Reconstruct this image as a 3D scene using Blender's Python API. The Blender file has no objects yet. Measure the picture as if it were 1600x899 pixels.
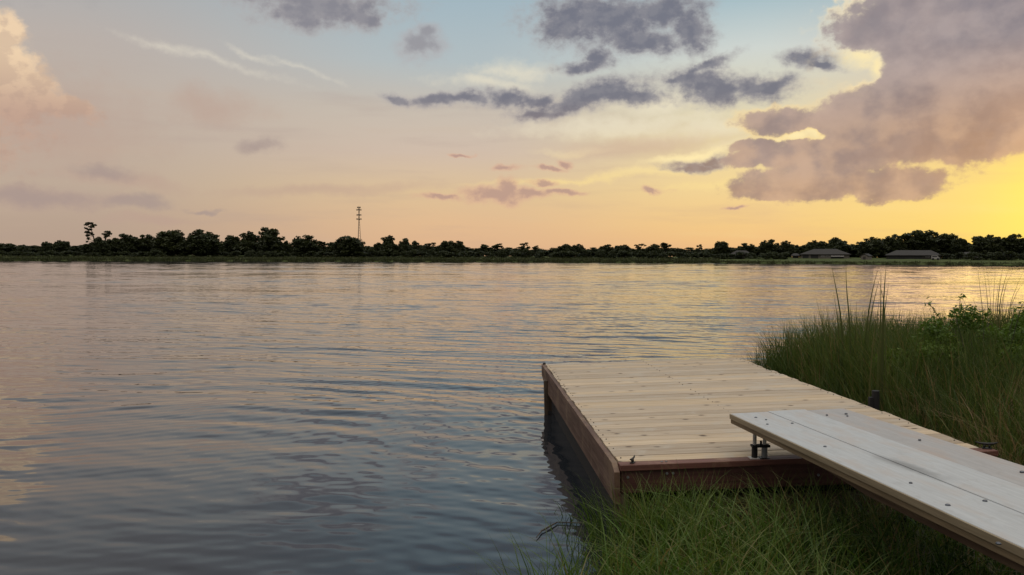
import bpy, math, random
import numpy as np
from mathutils import Vector, Matrix

rnd = random.Random(7)
rng = np.random.default_rng(11)
scene = bpy.context.scene
COL = scene.collection
R = math.radians


def lin(c):
    return c / 12.92 if c <= 0.04045 else ((c + 0.055) / 1.055) ** 2.4


def S(r, g, b):
    return (lin(r / 255), lin(g / 255), lin(b / 255), 1.0)


# ------------------------------------------------------------------ camera
F_PX, CX, CY, PITCH, ROLL, CAM_H = 1300.0, 800.0, 449.5, math.atan(48.5 / 1300.0), R(0.2), 1.84
_c, _s, _cr, _sr = math.cos(PITCH), math.sin(PITCH), math.cos(ROLL), math.sin(ROLL)
FWD = Vector((0, _c, -_s))
UP0 = Vector((0, _s, _c))
RIGHT0 = Vector((1, 0, 0))
RIGHT = RIGHT0 * _cr + UP0 * _sr
UP = -RIGHT0 * _sr + UP0 * _cr
EYE = Vector((0, 0, CAM_H))
cd = bpy.data.cameras.new('camera')
cam = bpy.data.objects.new('camera', cd)
COL.objects.link(cam)
cd.sensor_width = 36.0
cd.lens = F_PX / 1600.0 * 36.0
cd.clip_end = 20000
cd.clip_start = 0.05
M3 = Matrix((RIGHT, UP, -FWD)).transposed()
cam.matrix_world = Matrix.Translation(EYE) @ M3.to_4x4()
scene.camera = cam


def ray(px, py):
    return (RIGHT * ((px - CX) / F_PX) + UP * ((CY - py) / F_PX) + FWD)


def at(px, py, Y):
    """the world point seen at a photo pixel, Y metres in front of the viewer"""
    d = ray(px, py)
    return EYE + d * (Y / d.y)


def azel(px, py):
    d = ray(px, py).normalized()
    return math.degrees(math.atan2(d.x, d.y)), math.degrees(math.asin(d.z))


# ------------------------------------------------------------------ node helper
class NT:
    def __init__(self, tree):
        self.t = tree

    def n(self, kind, **kw):
        nd = self.t.nodes.new(kind)
        for k, v in kw.items():
            setattr(nd, k, v)
        return nd

    def put(self, sock, v):
        if v is None:
            return
        if isinstance(v, bpy.types.NodeSocket):
            self.t.links.new(v, sock)
        else:
            sock.default_value = v

    def m(self, op, a, b=None, c=None, clamp=False):
        nd = self.n('ShaderNodeMath', operation=op, use_clamp=clamp)
        for i, v in enumerate((a, b, c)):
            self.put(nd.inputs[i], v)
        return nd.outputs[0]

    def vm(self, op, a, b=None, scale=None):
        nd = self.n('ShaderNodeVectorMath', operation=op)
        self.put(nd.inputs[0], a)
        if b is not None:
            self.put(nd.inputs[1], b)
        if scale is not None:
            self.put(nd.inputs['Scale'], scale)
        return nd.outputs['Value'] if op in ('LENGTH', 'DOT_PRODUCT', 'DISTANCE') else nd.outputs[0]

    def xyz(self, x=0.0, y=0.0, z=0.0):
        nd = self.n('ShaderNodeCombineXYZ')
        for i, v in enumerate((x, y, z)):
            self.put(nd.inputs[i], v)
        return nd.outputs[0]

    def sep(self, v):
        nd = self.n('ShaderNodeSeparateXYZ')
        self.put(nd.inputs[0], v)
        return nd.outputs

    def step(self, v, a, b, lo=0.0, hi=1.0, smooth=True):
        nd = self.n('ShaderNodeMapRange')
        nd.interpolation_type = 'SMOOTHSTEP' if smooth else 'LINEAR'
        nd.clamp = True
        self.put(nd.inputs[0], v)
        for i, x in enumerate((a, b, lo, hi)):
            self.put(nd.inputs[1 + i], x)
        return nd.outputs[0]

    def mix(self, f, a, b, blend='MIX'):
        nd = self.n('ShaderNodeMix', data_type='RGBA', blend_type=blend)
        self.put(nd.inputs[0], f)
        self.put(nd.inputs[6], a)
        self.put(nd.inputs[7], b)
        return nd.outputs[2]

    def ramp(self, f, stops, interp='LINEAR'):
        nd = self.n('ShaderNodeValToRGB')
        cr = nd.color_ramp
        cr.interpolation = interp
        while len(cr.elements) > 1:
            cr.elements.remove(cr.elements[-1])
        cr.elements[0].position = stops[0][0]
        cr.elements[0].color = stops[0][1]
        for p, c in stops[1:]:
            e = cr.elements.new(p)
            e.color = c
        self.put(nd.inputs[0], f)
        return nd.outputs[0]

    def noise(self, v, scale, detail=4.0, rough=0.5, dist=0.0, color=False, dims='3D'):
        nd = self.n('ShaderNodeTexNoise', noise_dimensions=dims)
        self.put(nd.inputs['Vector'], v)
        nd.inputs['Scale'].default_value = scale
        nd.inputs['Detail'].default_value = detail
        nd.inputs['Roughness'].default_value = rough
        nd.inputs['Distortion'].default_value = dist
        return nd.outputs[1] if color else nd.outputs[0]

    def mapping(self, v, loc=(0, 0, 0), rot=(0, 0, 0), scale=(1, 1, 1), kind='POINT'):
        nd = self.n('ShaderNodeMapping', vector_type=kind)
        self.put(nd.inputs[0], v)
        if kind != 'NORMAL':
            nd.inputs['Location'].default_value = loc
        nd.inputs['Rotation'].default_value = rot
        nd.inputs['Scale'].default_value = scale
        return nd.outputs[0]


# ------------------------------------------------------------------ sky
SUN_AZ, SUN_EL = 33.5, 3.2
world = bpy.data.worlds.new('World')
scene.world = world
world.use_nodes = True
world.node_tree.nodes.clear()
W = NT(world.node_tree)
dirv = W.n('ShaderNodeTexCoord').outputs['Generated']
dx, dy, dz = W.sep(dirv)
AZ = W.m('DEGREES', W.m('ARCTAN2', dx, dy))
EL = W.m('DEGREES', W.m('ARCSINE', W.m('MINIMUM', W.m('MAXIMUM', dz, -1.0), 1.0)))
P = W.xyz(AZ, EL, 0.0)


def column(stops):
    top = 45.0
    f = W.m('DIVIDE', EL, top, clamp=True)
    return W.ramp(f, [(e / top, S(*c)) for e, c in stops])


c_l = column([(0, (178, 154, 136)), (2.2, (182, 160, 142)), (4.4, (187, 168, 150)), (8.8, (188, 174, 161)),
              (13, (183, 173, 166)), (17, (168, 171, 173)), (26, (138, 134, 134)), (45, (170, 170, 166))])
c_c = column([(0, (219, 175, 137)), (2.2, (223, 184, 143)), (4.4, (219, 190, 150)), (7, (206, 186, 168)),
              (10, (197, 187, 174)), (13, (176, 187, 190)), (17, (160, 180, 190)), (26, (112, 138, 160)), (45, (170, 170, 166))])
c_r = column([(0, (236, 182, 126)), (2.2, (241, 200, 134)), (5, (241, 212, 150)), (8, (228, 210, 166)),
              (11, (214, 210, 188)), (13.5, (204, 210, 205)), (17, (158, 184, 194)), (26, (112, 138, 160)), (45, (170, 170, 166))])
c_f = column([(0, (252, 200, 96)), (1.6, (254, 220, 112)), (4.4, (252, 218, 124)), (8, (238, 198, 142)),
              (13, (206, 196, 180)), (17, (160, 182, 194)), (26, (112, 138, 160)), (45, (170, 170, 166))])
sky = W.mix(W.step(AZ, -29, -3), c_l, c_c)
sky = W.mix(W.step(AZ, -3, 17), sky, c_r)
sky = W.mix(W.step(AZ, 17, 32, smooth=False), sky, c_f)
# the side of the sky away from the sunset: dull mauve to blue
c_e = column([(0, (150, 142, 142)), (8, (160, 150, 152)), (17, (156, 154, 160)), (45, (176, 168, 158))])
sky = W.mix(W.step(W.m('ABSOLUTE', AZ), 60, 120), sky, c_e)

# high thin veil and streaks of stratus
strv = W.mapping(P, rot=(0, 0, R(-4)), scale=(0.07, 0.55, 1))
st = W.noise(strv, 1.0, 5, 0.55)
sky = W.mix(W.m('MULTIPLY', W.step(st, 0.50, 0.78), W.step(EL, 12.5, 9.0, 0, 0.30)), sky, W.mix(W.step(AZ, -12, 24), S(196, 172, 152), S(252, 224, 150)))
sky = W.mix(W.m('MULTIPLY', W.step(st, 0.50, 0.25), W.step(EL, 13.5, 10.0, 0, 0.28)), sky, W.mix(W.step(AZ, -5, 24), S(170, 150, 144), S(206, 168, 138)))

# glow round the sun, hidden just right of the view
sd = W.vm('LENGTH', W.vm('SUBTRACT', P, (SUN_AZ, SUN_EL, 0)))
g1 = W.m('POWER', 2.71828, W.m('MULTIPLY', W.m('MULTIPLY', sd, sd), -1 / (2 * 2.5 ** 2)))
sky = W.mix(W.m('MULTIPLY', g1, 0.8), sky, (1.15, 0.88, 0.14, 1))

# noise fields shared by the clouds (degrees -> noise)
NV = W.mapping(P, scale=(1, 1.25, 1))
NV2 = W.mapping(NV, loc=(31, 17, 5))
AZW = W.m('MULTIPLY_ADD', W.noise(NV, 0.24, 8, 0.56), 3.4, W.m('SUBTRACT', AZ, 1.7))
ELW = W.m('MULTIPLY_ADD', W.noise(NV2, 0.24, 8, 0.56), 2.3, W.m('SUBTRACT', EL, 1.15))
PW = W.xyz(AZW, ELW, 0.0)
n_big = W.noise(NV, 0.55, 8, 0.54)
n_low = W.noise(W.mapping(NV, loc=(7, 3, 1)), 0.20, 6, 0.5)
n_off = W.noise(W.mapping(NV, loc=(0.55, -0.35, 0)), 0.55, 8, 0.54)
n_fine = W.noise(NV, 1.7, 7, 0.62)
emb = W.m('SUBTRACT', n_big, n_off)


def puffs(vec, scale, detail):
    nd = W.n('ShaderNodeTexVoronoi', feature='SMOOTH_F1', voronoi_dimensions='2D')
    W.put(nd.inputs['Vector'], vec)
    nd.inputs['Scale'].default_value = scale
    nd.inputs['Detail'].default_value = detail
    nd.inputs['Roughness'].default_value = 0.55
    nd.inputs['Smoothness'].default_value = 0.35
    nd.normalize = True
    return nd.outputs['Distance']


puff = puffs(W.xyz(W.m('ADD', W.m('MULTIPLY', AZW, 0.5), W.m('MULTIPLY', AZ, 0.5)), W.m('ADD', W.m('MULTIPLY', ELW, 0.6), W.m('MULTIPLY', EL, 0.6)), 0.0), 0.62, 3.0)
puff_s = puffs(W.xyz(W.m('ADD', AZ, 0.35), W.m('MULTIPLY', W.m('SUBTRACT', EL, 0.3), 1.2), 0.0), 0.62, 3.0)


def field(blobs, pos):
    f = None
    for b in blobs:
        cx, cy, rx, ry = b[:4]
        rot = b[4] if len(b) > 4 else 0.0
        a, e = azel(cx, cy)
        k = math.degrees(1 / F_PX)
        sx, sy, c_, s_ = 1 / (rx * k), 1 / (ry * k), math.cos(R(rot)), math.sin(R(rot))
        if rot == 0:
            nd = W.n('ShaderNodeVectorMath', operation='MULTIPLY_ADD')
            W.put(nd.inputs[0], pos)
            nd.inputs[1].default_value = (sx, sy, 0)
            nd.inputs[2].default_value = (-a * sx, -e * sy, 0)
            L = W.vm('LENGTH', nd.outputs[0])
        else:
            u = W.m('SUBTRACT', W.vm('DOT_PRODUCT', pos, (c_ * sx, s_ * sx, 0)), (a * c_ + e * s_) * sx)
            v = W.m('SUBTRACT', W.vm('DOT_PRODUCT', pos, (-s_ * sy, c_ * sy, 0)), (-a * s_ + e * c_) * sy)
            L = W.vm('LENGTH', W.xyz(u, v, 0.0))
        f = L if f is None else W.m('SMOOTH_MIN', f, L, 0.18)
    return f


def layer(blobs, pos, amp, fine, e0, e1, opacity=1.0, pf=0.0):
    f = field(blobs, pos)
    f = W.m('ADD', f, W.m('MULTIPLY', W.m('SUBTRACT', 0.5, n_big), amp))
    f = W.m('ADD', f, W.m('MULTIPLY', W.m('SUBTRACT', 0.5, n_fine), fine))
    if pf:
        f = W.m('ADD', f, W.m('MULTIPLY', W.m('SUBTRACT', puff, 0.32), pf))
    return W.step(f, e1, e0, 0.0, opacity), f


def over(base, alpha, color):
    return W.mix(alpha, base, color)


# bright cream wisps
wisps = [(255, 70, 52, 6, -17), (395, 88, 44, 5, -20), (330, 92, 110, 7, -14), (470, 110, 60, 5, -14)]
al, _ = layer(wisps, PW, 1.4, 1.4, -0.4, 1.5, 0.46)
sky = over(sky, al, S(226, 218, 200))
cream = [(960, 197, 150, 14, 2), (1110, 205, 100, 14, 4), (900, 235, 60, 6, 3), (1010, 270, 180, 7, 5), (880, 283, 130, 5, 4),
         (1130, 285, 90, 6, 2), (1040, 160, 80, 18, 5), (760, 130, 70, 12, -4), (800, 112, 55, 14, 0), (1120, 235, 70, 12, 12)]
al, _ = layer(cream, PW, 1.4, 0.9, 0.0, 1.6, 0.58)
sky = over(sky, al, W.mix(W.step(EL, 9.0, 5.0), S(236, 226, 200), S(250, 222, 150)))
# soft dull veil
veil = [(1000, 228, 130, 16, 3), (520, 300, 160, 10, 2), (60, 195, 150, 70, 0), (330, 170, 70, 30, 0), (60, 312, 110, 14, 0), (240, 343, 60, 7, 0), (180, 280, 90, 14, -8)]
al, _ = layer(veil, PW, 1.0, 0.4, 0.1, 1.5, 0.55)
sky = over(sky, al, W.mix(W.step(AZ, -22, 5), S(184, 156, 142), S(202, 172, 150)))

# small pink and mauve clouds low down
low = [(775, 308, 58, 13), (795, 296, 22, 14), (830, 305, 28, 10), (685, 314, 34, 4), (848, 287, 19, 5), (876, 301, 30, 5),
       (790, 264, 26, 6), (853, 262, 22, 4), (880, 252, 13, 6), (720, 241, 15, 3.5), (1028, 294, 15, 4.5), (1150, 323, 14, 3)]
al, f = layer(low, PW, 1.0, 0.9, 0.4, 1.5, 0.85, 0.6)
sky = over(sky, al, W.mix(W.step(f, 0.3, 1.0), S(182, 148, 136), S(214, 172, 146)))
lowl = [(210, 319, 42, 8), (225, 313, 16, 8), (322, 325, 20, 3), (405, 229, 26, 10), (50, 312, 90, 11, 0), (165, 270, 32, 11, -10), (655, 72, 34, 20), (662, 56, 18, 14)]
al, f = layer(lowl, PW, 1.2, 0.7, 0.2, 1.6, 0.72)
sky = over(sky, al, W.mix(W.step(EL, 6, 13), S(164, 146, 140), W.mix(W.step(f, 0.3, 1.0), S(142, 134, 140), S(176, 164, 164))))

# sunlit cumulus at the left edge and beyond it
left = [(-10, 130, 70, 42, -25), (15, 105, 26, 26), (48, 140, 40, 26, -30), (-4, 50, 26, 28), (-90, 120, 90, 80), (-220, 180, 160, 90), (90, 165, 60, 18, -20)]
al, f = layer(left, PW, 0.7, 0.7, 0.7, 1.32, 0.78, 0.7)
lc = W.mix(W.step(EL, 12.0, 8.0), S(246, 214, 174), S(194, 160, 140))
lc = W.mix(W.step(emb, -0.06, 0.08), lc, W.mix(0.35, lc, S(168, 140, 128)))
sky = over(sky, al, lc)

# dark blue-grey cumulus across the upper sky
dark = [(500, 6, 104, 30), (470, 22, 62, 20), (560, 24, 42, 18),
        (950, 30, 105, 44), (880, 34, 46, 34), (1000, 60, 70, 22), (1085, 40, 34, 42, 20), (915, 104, 46, 10), (940, 92, 26, 16), (1040, 15, 60, 26),
        (625, 152, 28, 9, -18), (690, 160, 52, 11), (730, 158, 30, 9), (795, 156, 40, 14), (838, 156, 24, 12), (905, 158, 92, 18, 11), (930, 150, 76, 20, 8), (985, 150, 40, 12, 5), (850, 178, 40, 10, 10),
        (1128, 132, 92, 22, -4), (1120, 145, 60, 20), (1195, 130, 44, 10, 8), (1105, 104, 46, 7, 22), (1060, 128, 36, 9),
        (1258, 92, 36, 13, -12), (1285, 104, 18, 6, -20),
        (1090, 257, 44, 9), (1070, 262, 26, 6), (1110, 250, 24, 8)]
upper = [(300, -120, 260, 60, 5), (720, -150, 220, 46, -5), (1050, -110, 180, 60, 0), (100, -260, 240, 70), (560, -290, 260, 60), (950, -330, 240, 80), (1350, -200, 220, 80),
         (-350, -150, 240, 80), (1700, -160, 260, 120)]
al, f = layer(upper, PW, 1.6, 0.7, 0.2, 1.5, 0.45)
sky = over(sky, al, S(134, 130, 138))
al, f = layer(dark, PW, 0.95, 1.15, 0.48, 1.62, 0.95, 0.7)
dk = W.mix(W.step(AZ, -14, 2), S(134, 132, 140), S(112, 113, 126))
dk = W.mix(W.step(EL, 11, 6.5), dk, S(150, 128, 120))
dk = W.mix(W.step(f, 0.25, 1.35), dk, W.mix(0.62, dk, S(192, 184, 180)))
dk = W.mix(W.step(emb, -0.10, 0.08), W.mix(0.12, dk, S(196, 190, 186)), dk)
sky = over(sky, al, dk)

# the great cloud bank on the right, over the sun
big = [(1490, 60, 150, 95), (1560, 126, 150, 92), (1400, 46, 84, 44), (1340, 52, 34, 26), (1450, 165, 120, 80), (1400, 215, 140, 46), (1350, 180, 60, 40),
       (1215, 188, 60, 22), (1290, 190, 46, 20), (1270, 236, 60, 22), (1180, 234, 38, 14), (1170, 252, 40, 14), (1210, 252, 30, 14), (1580, 194, 110, 36), (1480, 224, 110, 24),
       (1300, 288, 140, 26), (1325, 215, 60, 50), (1300, 258, 90, 26), (1250, 252, 40, 20), (1400, 296, 70, 20), (1200, 300, 50, 14), (1720, 95, 160, 100)]
holes = [(1326, 108, 44, 22, -8), (1352, 112, 18, 20), (1245, 212, 30, 7, 8), (1272, 205, 14, 10), (1328, 215, 8, 4)]
fb = field(big, PW)
fh = field(holes, PW)
fb = W.m('ADD', fb, W.step(fh, 1.3, 0.3, 0.0, 0.55))
fb = W.m('ADD', fb, W.m('MULTIPLY', W.m('SUBTRACT', 0.5, n_big), 0.55))
fb = W.m('ADD', fb, W.m('MULTIPLY', W.m('SUBTRACT', 0.5, n_fine), 0.55))
fb = W.m('ADD', fb, W.m('MULTIPLY', W.m('SUBTRACT', puff, 0.32), 0.8))
al = W.m('ADD', W.step(fb, 1.12, 0.80, 0.0, 0.80), W.step(fb, 1.30, 0.55, 0.0, 0.17))
bc = W.mix(W.step(EL, 14, 6), S(146, 139, 145), S(172, 147, 136))
warm = W.step(W.vm('LENGTH', W.vm('MULTIPLY', W.vm('SUBTRACT', P, (SUN_AZ, 4.5, 0)), (0.62, 1.0, 0))), 9.0, 2.5)
bc = W.mix(W.m('MULTIPLY', warm, 0.62), bc, S(214, 160, 106))
bc = W.mix(W.step(EL, 5.8, 4.2, 0, 0.8), bc, S(190, 152, 122))
bc = W.mix(W.step(emb, -0.11, 0.11), W.mix(0.09, bc, S(206, 184, 170)), W.mix(0.05, bc, S(100, 92, 100)))
bc = W.mix(W.step(puff, 0.15, 0.6, 0, 0.22), bc, S(118, 106, 112))
n_lowo = W.noise(W.mapping(NV, loc=(7.9, 2.2, 1)), 0.20, 6, 0.5)
embl = W.m('SUBTRACT', n_low, n_lowo)
bc = W.mix(W.step(n_low, 0.35, 0.65), W.mix(0.20, bc, S(204, 176, 160)), W.mix(0.16, bc, S(112, 104, 112)))
bc = W.mix(W.step(embl, -0.09, 0.09), W.mix(0.30, bc, W.mix(W.step(EL, 13, 6), S(186, 170, 166), S(232, 190, 148))), W.mix(0.14, bc, S(108, 100, 110)))
glints = [(1342, 92, 30, 14, -6), (1362, 104, 14, 16), (1238, 213, 36, 9, 6), (1275, 203, 20, 12), (1205, 224, 20, 6), (1075, 243, 60, 6, 8)]
ga, _ = layer(glints, PW, 1.0, 0.8, 0.0, 1.6, 0.85)
sky = over(sky, ga, S(255, 234, 176))
rimc = W.mix(W.step(EL, 13, 7), S(244, 226, 188), S(250, 214, 138))
rima = W.m('MULTIPLY', W.m('MULTIPLY', W.step(EL, 6.5, 9.0), W.step(AZ, 25.5, 22.5)), W.step(n_low, 0.35, 0.6, 0.25, 0.9))
rima = W.m('MULTIPLY', rima, W.step(AZ, 10, 17))
sky = over(sky, W.m('MULTIPLY', W.step(fb, 1.35, 1.02), rima), rimc)
sky = over(sky, al, bc)

# higher sky gives more light than the hazy low sky
sky = W.mix(1.0, sky, W.step(EL, 30, 56, 1.0, 3.5), 'MULTIPLY')
# real atmosphere under it all
nish = W.n('ShaderNodeTexSky', sky_type='NISHITA')
nish.sun_disc = False
nish.sun_elevation = R(SUN_EL)
nish.sun_rotation = R(SUN_AZ)
nish.dust_density = 2.0
bg0 = W.n('ShaderNodeBackground')
W.put(bg0.inputs[0], nish.outputs[0])
bg0.inputs[1].default_value = 0.0005
bg = W.n('ShaderNodeBackground')
W.put(bg.inputs[0], sky)
bg.inputs[1].default_value = 0.94
ad = W.n('ShaderNodeAddShader')
W.t.links.new(bg0.outputs[0], ad.inputs[0])
W.t.links.new(bg.outputs[0], ad.inputs[1])
W.t.links.new(ad.outputs[0], W.n('ShaderNodeOutputWorld').inputs[0])
world.cycles.sampling_method = 'MANUAL'
world.cycles.sample_map_resolution = 512

sl = bpy.data.lights.new('sun', 'SUN')
sl.energy = 0.06
sl.angle = R(20)
sl.color = (1.0, 0.62, 0.30)
so = bpy.data.objects.new('sun', sl)
COL.objects.link(so)
sdir = Vector((math.sin(R(SUN_AZ)) * math.cos(R(SUN_EL)), math.cos(R(SUN_AZ)) * math.cos(R(SUN_EL)), math.sin(R(SUN_EL))))
so.rotation_euler = (-sdir).to_track_quat('-Z', 'Y').to_euler()

scene.view_settings.view_transform = 'Standard'
scene.view_settings.look = 'None'
scene.view_settings.exposure = 0.13
scene.view_settings.gamma = 1.0
scene.view_settings.use_curve_mapping = False


# ------------------------------------------------------------------ object helpers
def tag(o, label=None, cat=None, group=None, kind=None):
    if label:
        o['label'] = label
    if cat:
        o['category'] = cat
    if group:
        o['group'] = group
    if kind:
        o['kind'] = kind
    return o


def empty(name, loc=(0, 0, 0), rz=0.0):
    o = bpy.data.objects.new(name, None)
    o.empty_display_size = 0.2
    o.location = loc
    o.rotation_euler = (0, 0, rz)
    COL.objects.link(o)
    return o


def link_mesh(name, me, mat, parent=None, smooth=False):
    if mat is not None:
        me.materials.append(mat)
    if smooth:
        me.polygons.foreach_set('use_smooth', np.ones(len(me.polygons), bool))
    o = bpy.data.objects.new(name, me)
    COL.objects.link(o)
    if parent is not None:
        o.parent = parent
    return o


def np_mesh(name, verts, quads=None, tris=None, attrs=None):
    """fast mesh from arrays; attrs: name -> float per vertex"""
    me = bpy.data.meshes.new(name)
    verts = np.asarray(verts, np.float32)
    loops, starts, k = [], [], 0
    if quads is not None and len(quads):
        q = np.asarray(quads, np.int32)
        loops.append(q.ravel())
        starts.append(np.arange(len(q)) * 4)
        k = q.size
    if tris is not None and len(tris):
        t = np.asarray(tris, np.int32)
        loops.append(t.ravel())
        starts.append(k + np.arange(len(t)) * 3)
    loops = np.concatenate(loops)
    starts = np.concatenate(starts)
    me.vertices.add(len(verts))
    me.vertices.foreach_set('co', verts.ravel())
    me.loops.add(len(loops))
    me.loops.foreach_set('vertex_index', loops)
    me.polygons.add(len(starts))
    me.polygons.foreach_set('loop_start', starts.astype(np.int32))
    me.update(calc_edges=True)
    for nm, v in (attrs or {}).items():
        a = me.attributes.new(nm, 'FLOAT', 'POINT')
        a.data.foreach_set('value', np.asarray(v, np.float32))
    return me


class MB:
    """collects boxes, tubes and discs, then becomes one mesh object"""

    def __init__(self):
        self.v, self.f, self.t = [], [], []

    def add(self, vs, fs, tint=0.5):
        k = len(self.v)
        self.v += [tuple(v) for v in vs]
        self.t += [tint] * len(vs)
        self.f += [tuple(i + k for i in f) for f in fs]

    def hexa(self, lo, hi, tint=0.5):
        """eight corners: lo = 4 points (counter-clockwise from above), hi = the 4 above them"""
        self.add(list(lo) + list(hi), [(3, 2, 1, 0), (4, 5, 6, 7), (0, 1, 5, 4), (1, 2, 6, 5), (2, 3, 7, 6), (3, 0, 4, 7)], tint)

    def box(self, x0, x1, y0, y1, z0, z1, tint=0.5):
        lo = [(x0, y0, z0), (x1, y0, z0), (x1, y1, z0), (x0, y1, z0)]
        hi = [(a, b, z1) for a, b, _ in lo]
        self.hexa(lo, hi, tint)

    def tube(self, pts, rad, n=8, tint=0.5, cap=True):
        pts = [Vector(p) for p in pts]
        rads = rad if isinstance(rad, (list, tuple)) else [rad] * len(pts)
        k = len(self.v)
        for i, p in enumerate(pts):
            d = (pts[min(i + 1, len(pts) - 1)] - pts[max(i - 1, 0)]).normalized()
            a = d.cross(Vector((0, 0, 1)) if abs(d.z) < 0.9 else Vector((1, 0, 0))).normalized()
            b = d.cross(a)
            for j in range(n):
                t = 2 * math.pi * j / n
                self.v.append(tuple(p + (a * math.cos(t) + b * math.sin(t)) * rads[i]))
                self.t.append(tint)
        for i in range(len(pts) - 1):
            for j in range(n):
                j2 = (j + 1) % n
                self.f.append((k + i * n + j, k + i * n + j2, k + (i + 1) * n + j2, k + (i + 1) * n + j))
        if cap:
            self.f.append(tuple(k + j for j in range(n))[::-1])
            self.f.append(tuple(k + (len(pts) - 1) * n + j for j in range(n)))

    def build(self, name, mat, parent=None, bevel=0.0, smooth=False):
        me = bpy.data.meshes.new(name)
        me.from_pydata(self.v, [], self.f)
        a = me.attributes.new('tint', 'FLOAT', 'POINT')
        a.data.foreach_set('value', np.asarray(self.t, np.float32))
        o = link_mesh(name, me, mat, parent, smooth)
        if bevel:
            b = o.modifiers.new('bevel', 'BEVEL')
            b.width = bevel
            b.segments = 2
            b.limit_method = 'ANGLE'
        return o


# ------------------------------------------------------------------ materials
def new_mat(name):
    m = bpy.data.materials.new(name)
    m.use_nodes = True
    m.node_tree.nodes.clear()
    g = NT(m.node_tree)
    out = g.n('ShaderNodeOutputMaterial')
    b = g.n('ShaderNodeBsdfPrincipled')
    g.t.links.new(b.outputs[0], out.inputs[0])
    return m, g, b, out


def plain(name, col, rough=0.6, metal=0.0, var=0.25, scale=12.0):
    m, g, b, _ = new_mat(name)
    co = g.n('ShaderNodeTexCoord').outputs['Object']
    n = g.noise(co, scale, 5, 0.6)
    dk = tuple(c * (1 - var) for c in col[:3]) + (1,)
    lt = tuple(min(1, c * (1 + var)) for c in col[:3]) + (1,)
    g.put(b.inputs['Base Color'], g.mix(g.step(n, 0.3, 0.7), dk, lt))
    b.inputs['Roughness'].default_value = rough
    b.inputs['Metallic'].default_value = metal
    return m


def attr(g, name):
    return g.n('ShaderNodeAttribute', attribute_name=name).outputs['Fac']


def leaf_mat(name, stops, trans=0.35, tipcol=None, rough=0.55):
    m, g, b, out = new_mat(name)
    t = attr(g, 'tint')
    col = g.ramp(t, stops)
    if tipcol is not None:
        col = g.mix(g.step(attr(g, 'along'), 0.55, 1.0, 0, 0.65), col, tipcol)
    g.put(b.inputs['Base Color'], col)
    b.inputs['Roughness'].default_value = rough
    b.inputs['Specular IOR Level'].default_value = 0.25
    tr = g.n('ShaderNodeBsdfTranslucent')
    g.put(tr.inputs[0], g.mix(1.0, col, (1.15, 1.1, 0.6, 1), 'MULTIPLY'))
    ms = g.n('ShaderNodeMixShader')
    ms.inputs[0].default_value = trans
    g.t.links.new(b.outputs[0], ms.inputs[1])
    g.t.links.new(tr.outputs[0], ms.inputs[2])
    g.t.links.new(ms.outputs[0], out.inputs[0])
    return m


def wood(name, base, dark, grain_axis=0, knots=True, worn=None, rough=0.7, tint_amt=0.35, gscale=1.0):
    """board wood: grain along one object axis, knots, tint per board"""
    m, g, b, _ = new_mat(name)
    co = g.n('ShaderNodeTexCoord').outputs['Object']
    t = attr(g, 'tint')
    off = g.xyz(g.m('MULTIPLY', t, 37.0), g.m('MULTIPLY', t, 19.0), g.m('MULTIPLY', t, 11.0))
    p = g.vm('ADD', co, off)
    sc = [22.0, 22.0, 22.0]
    sc[grain_axis] = 1.1
    gr = g.noise(g.mapping(p, scale=tuple(s * gscale for s in sc)), 1.6, 6, 0.62, 0.6)
    sc2 = [60.0, 60.0, 60.0]
    sc2[grain_axis] = 3.0
    gf = g.noise(g.mapping(p, scale=tuple(sc2)), 1.5, 4, 0.6)
    col = g.mix(g.step(gr, 0.32, 0.70), dark, base)
    col = g.mix(g.step(gf, 0.62, 0.40, 0, 0.22), col, dark)
    # board to board differences of the wood itself
    tc = g.ramp(t, [(0, (0.74, 0.72, 0.70, 1)), (0.45, (0.98, 0.96, 0.93, 1)), (0.75, (1.0, 0.93, 0.80, 1)), (1, (1.14, 1.10, 1.02, 1))])
    col = g.mix(tint_amt, col, g.mix(1.0, col, tc, 'MULTIPLY'))
    if knots:
        kc = [9.0, 9.0, 9.0]
        kc[grain_axis] = 6.0
        v = g.n('ShaderNodeTexVoronoi', voronoi_dimensions='2D')
        g.put(v.inputs['Vector'], g.mapping(p, scale=tuple(kc)))
        v.inputs['Scale'].default_value = 0.85
        keep = g.step(g.sep(v.outputs['Color'])[0], 0.80, 0.84)
        kn = g.m('MULTIPLY', g.step(v.outputs['Distance'], 0.17, 0.06), keep)
        ring = g.m('MULTIPLY', g.step(v.outputs['Distance'], 0.34, 0.12, 0, 0.4), keep)
        col = g.mix(ring, col, tuple(c * 0.75 for c in dark[:3]) + (1,))
        col = g.mix(g.m('MULTIPLY', kn, 0.85), col, (0.055, 0.032, 0.018, 1))
    if worn is not None:
        wn = g.noise(g.mapping(p, scale=(3, 3, 3)), 1.0, 7, 0.65, 0.3)
        col = g.mix(g.step(wn, 0.50, 0.68, 0, 0.75), col, worn)
    g.put(b.inputs['Base Color'], col)
    g.put(b.inputs['Roughness'], g.step(gr, 0.2, 0.8, rough + 0.1, rough - 0.1))
    b.inputs['Specular IOR Level'].default_value = 0.3
    bp = g.n('ShaderNodeBump')
    bp.inputs['Strength'].default_value = 0.25
    bp.inputs['Distance'].default_value = 0.004
    g.put(bp.inputs['Height'], g.m('ADD', gr, gf))
    g.t.links.new(bp.outputs[0], b.inputs['Normal'])
    return m


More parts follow.
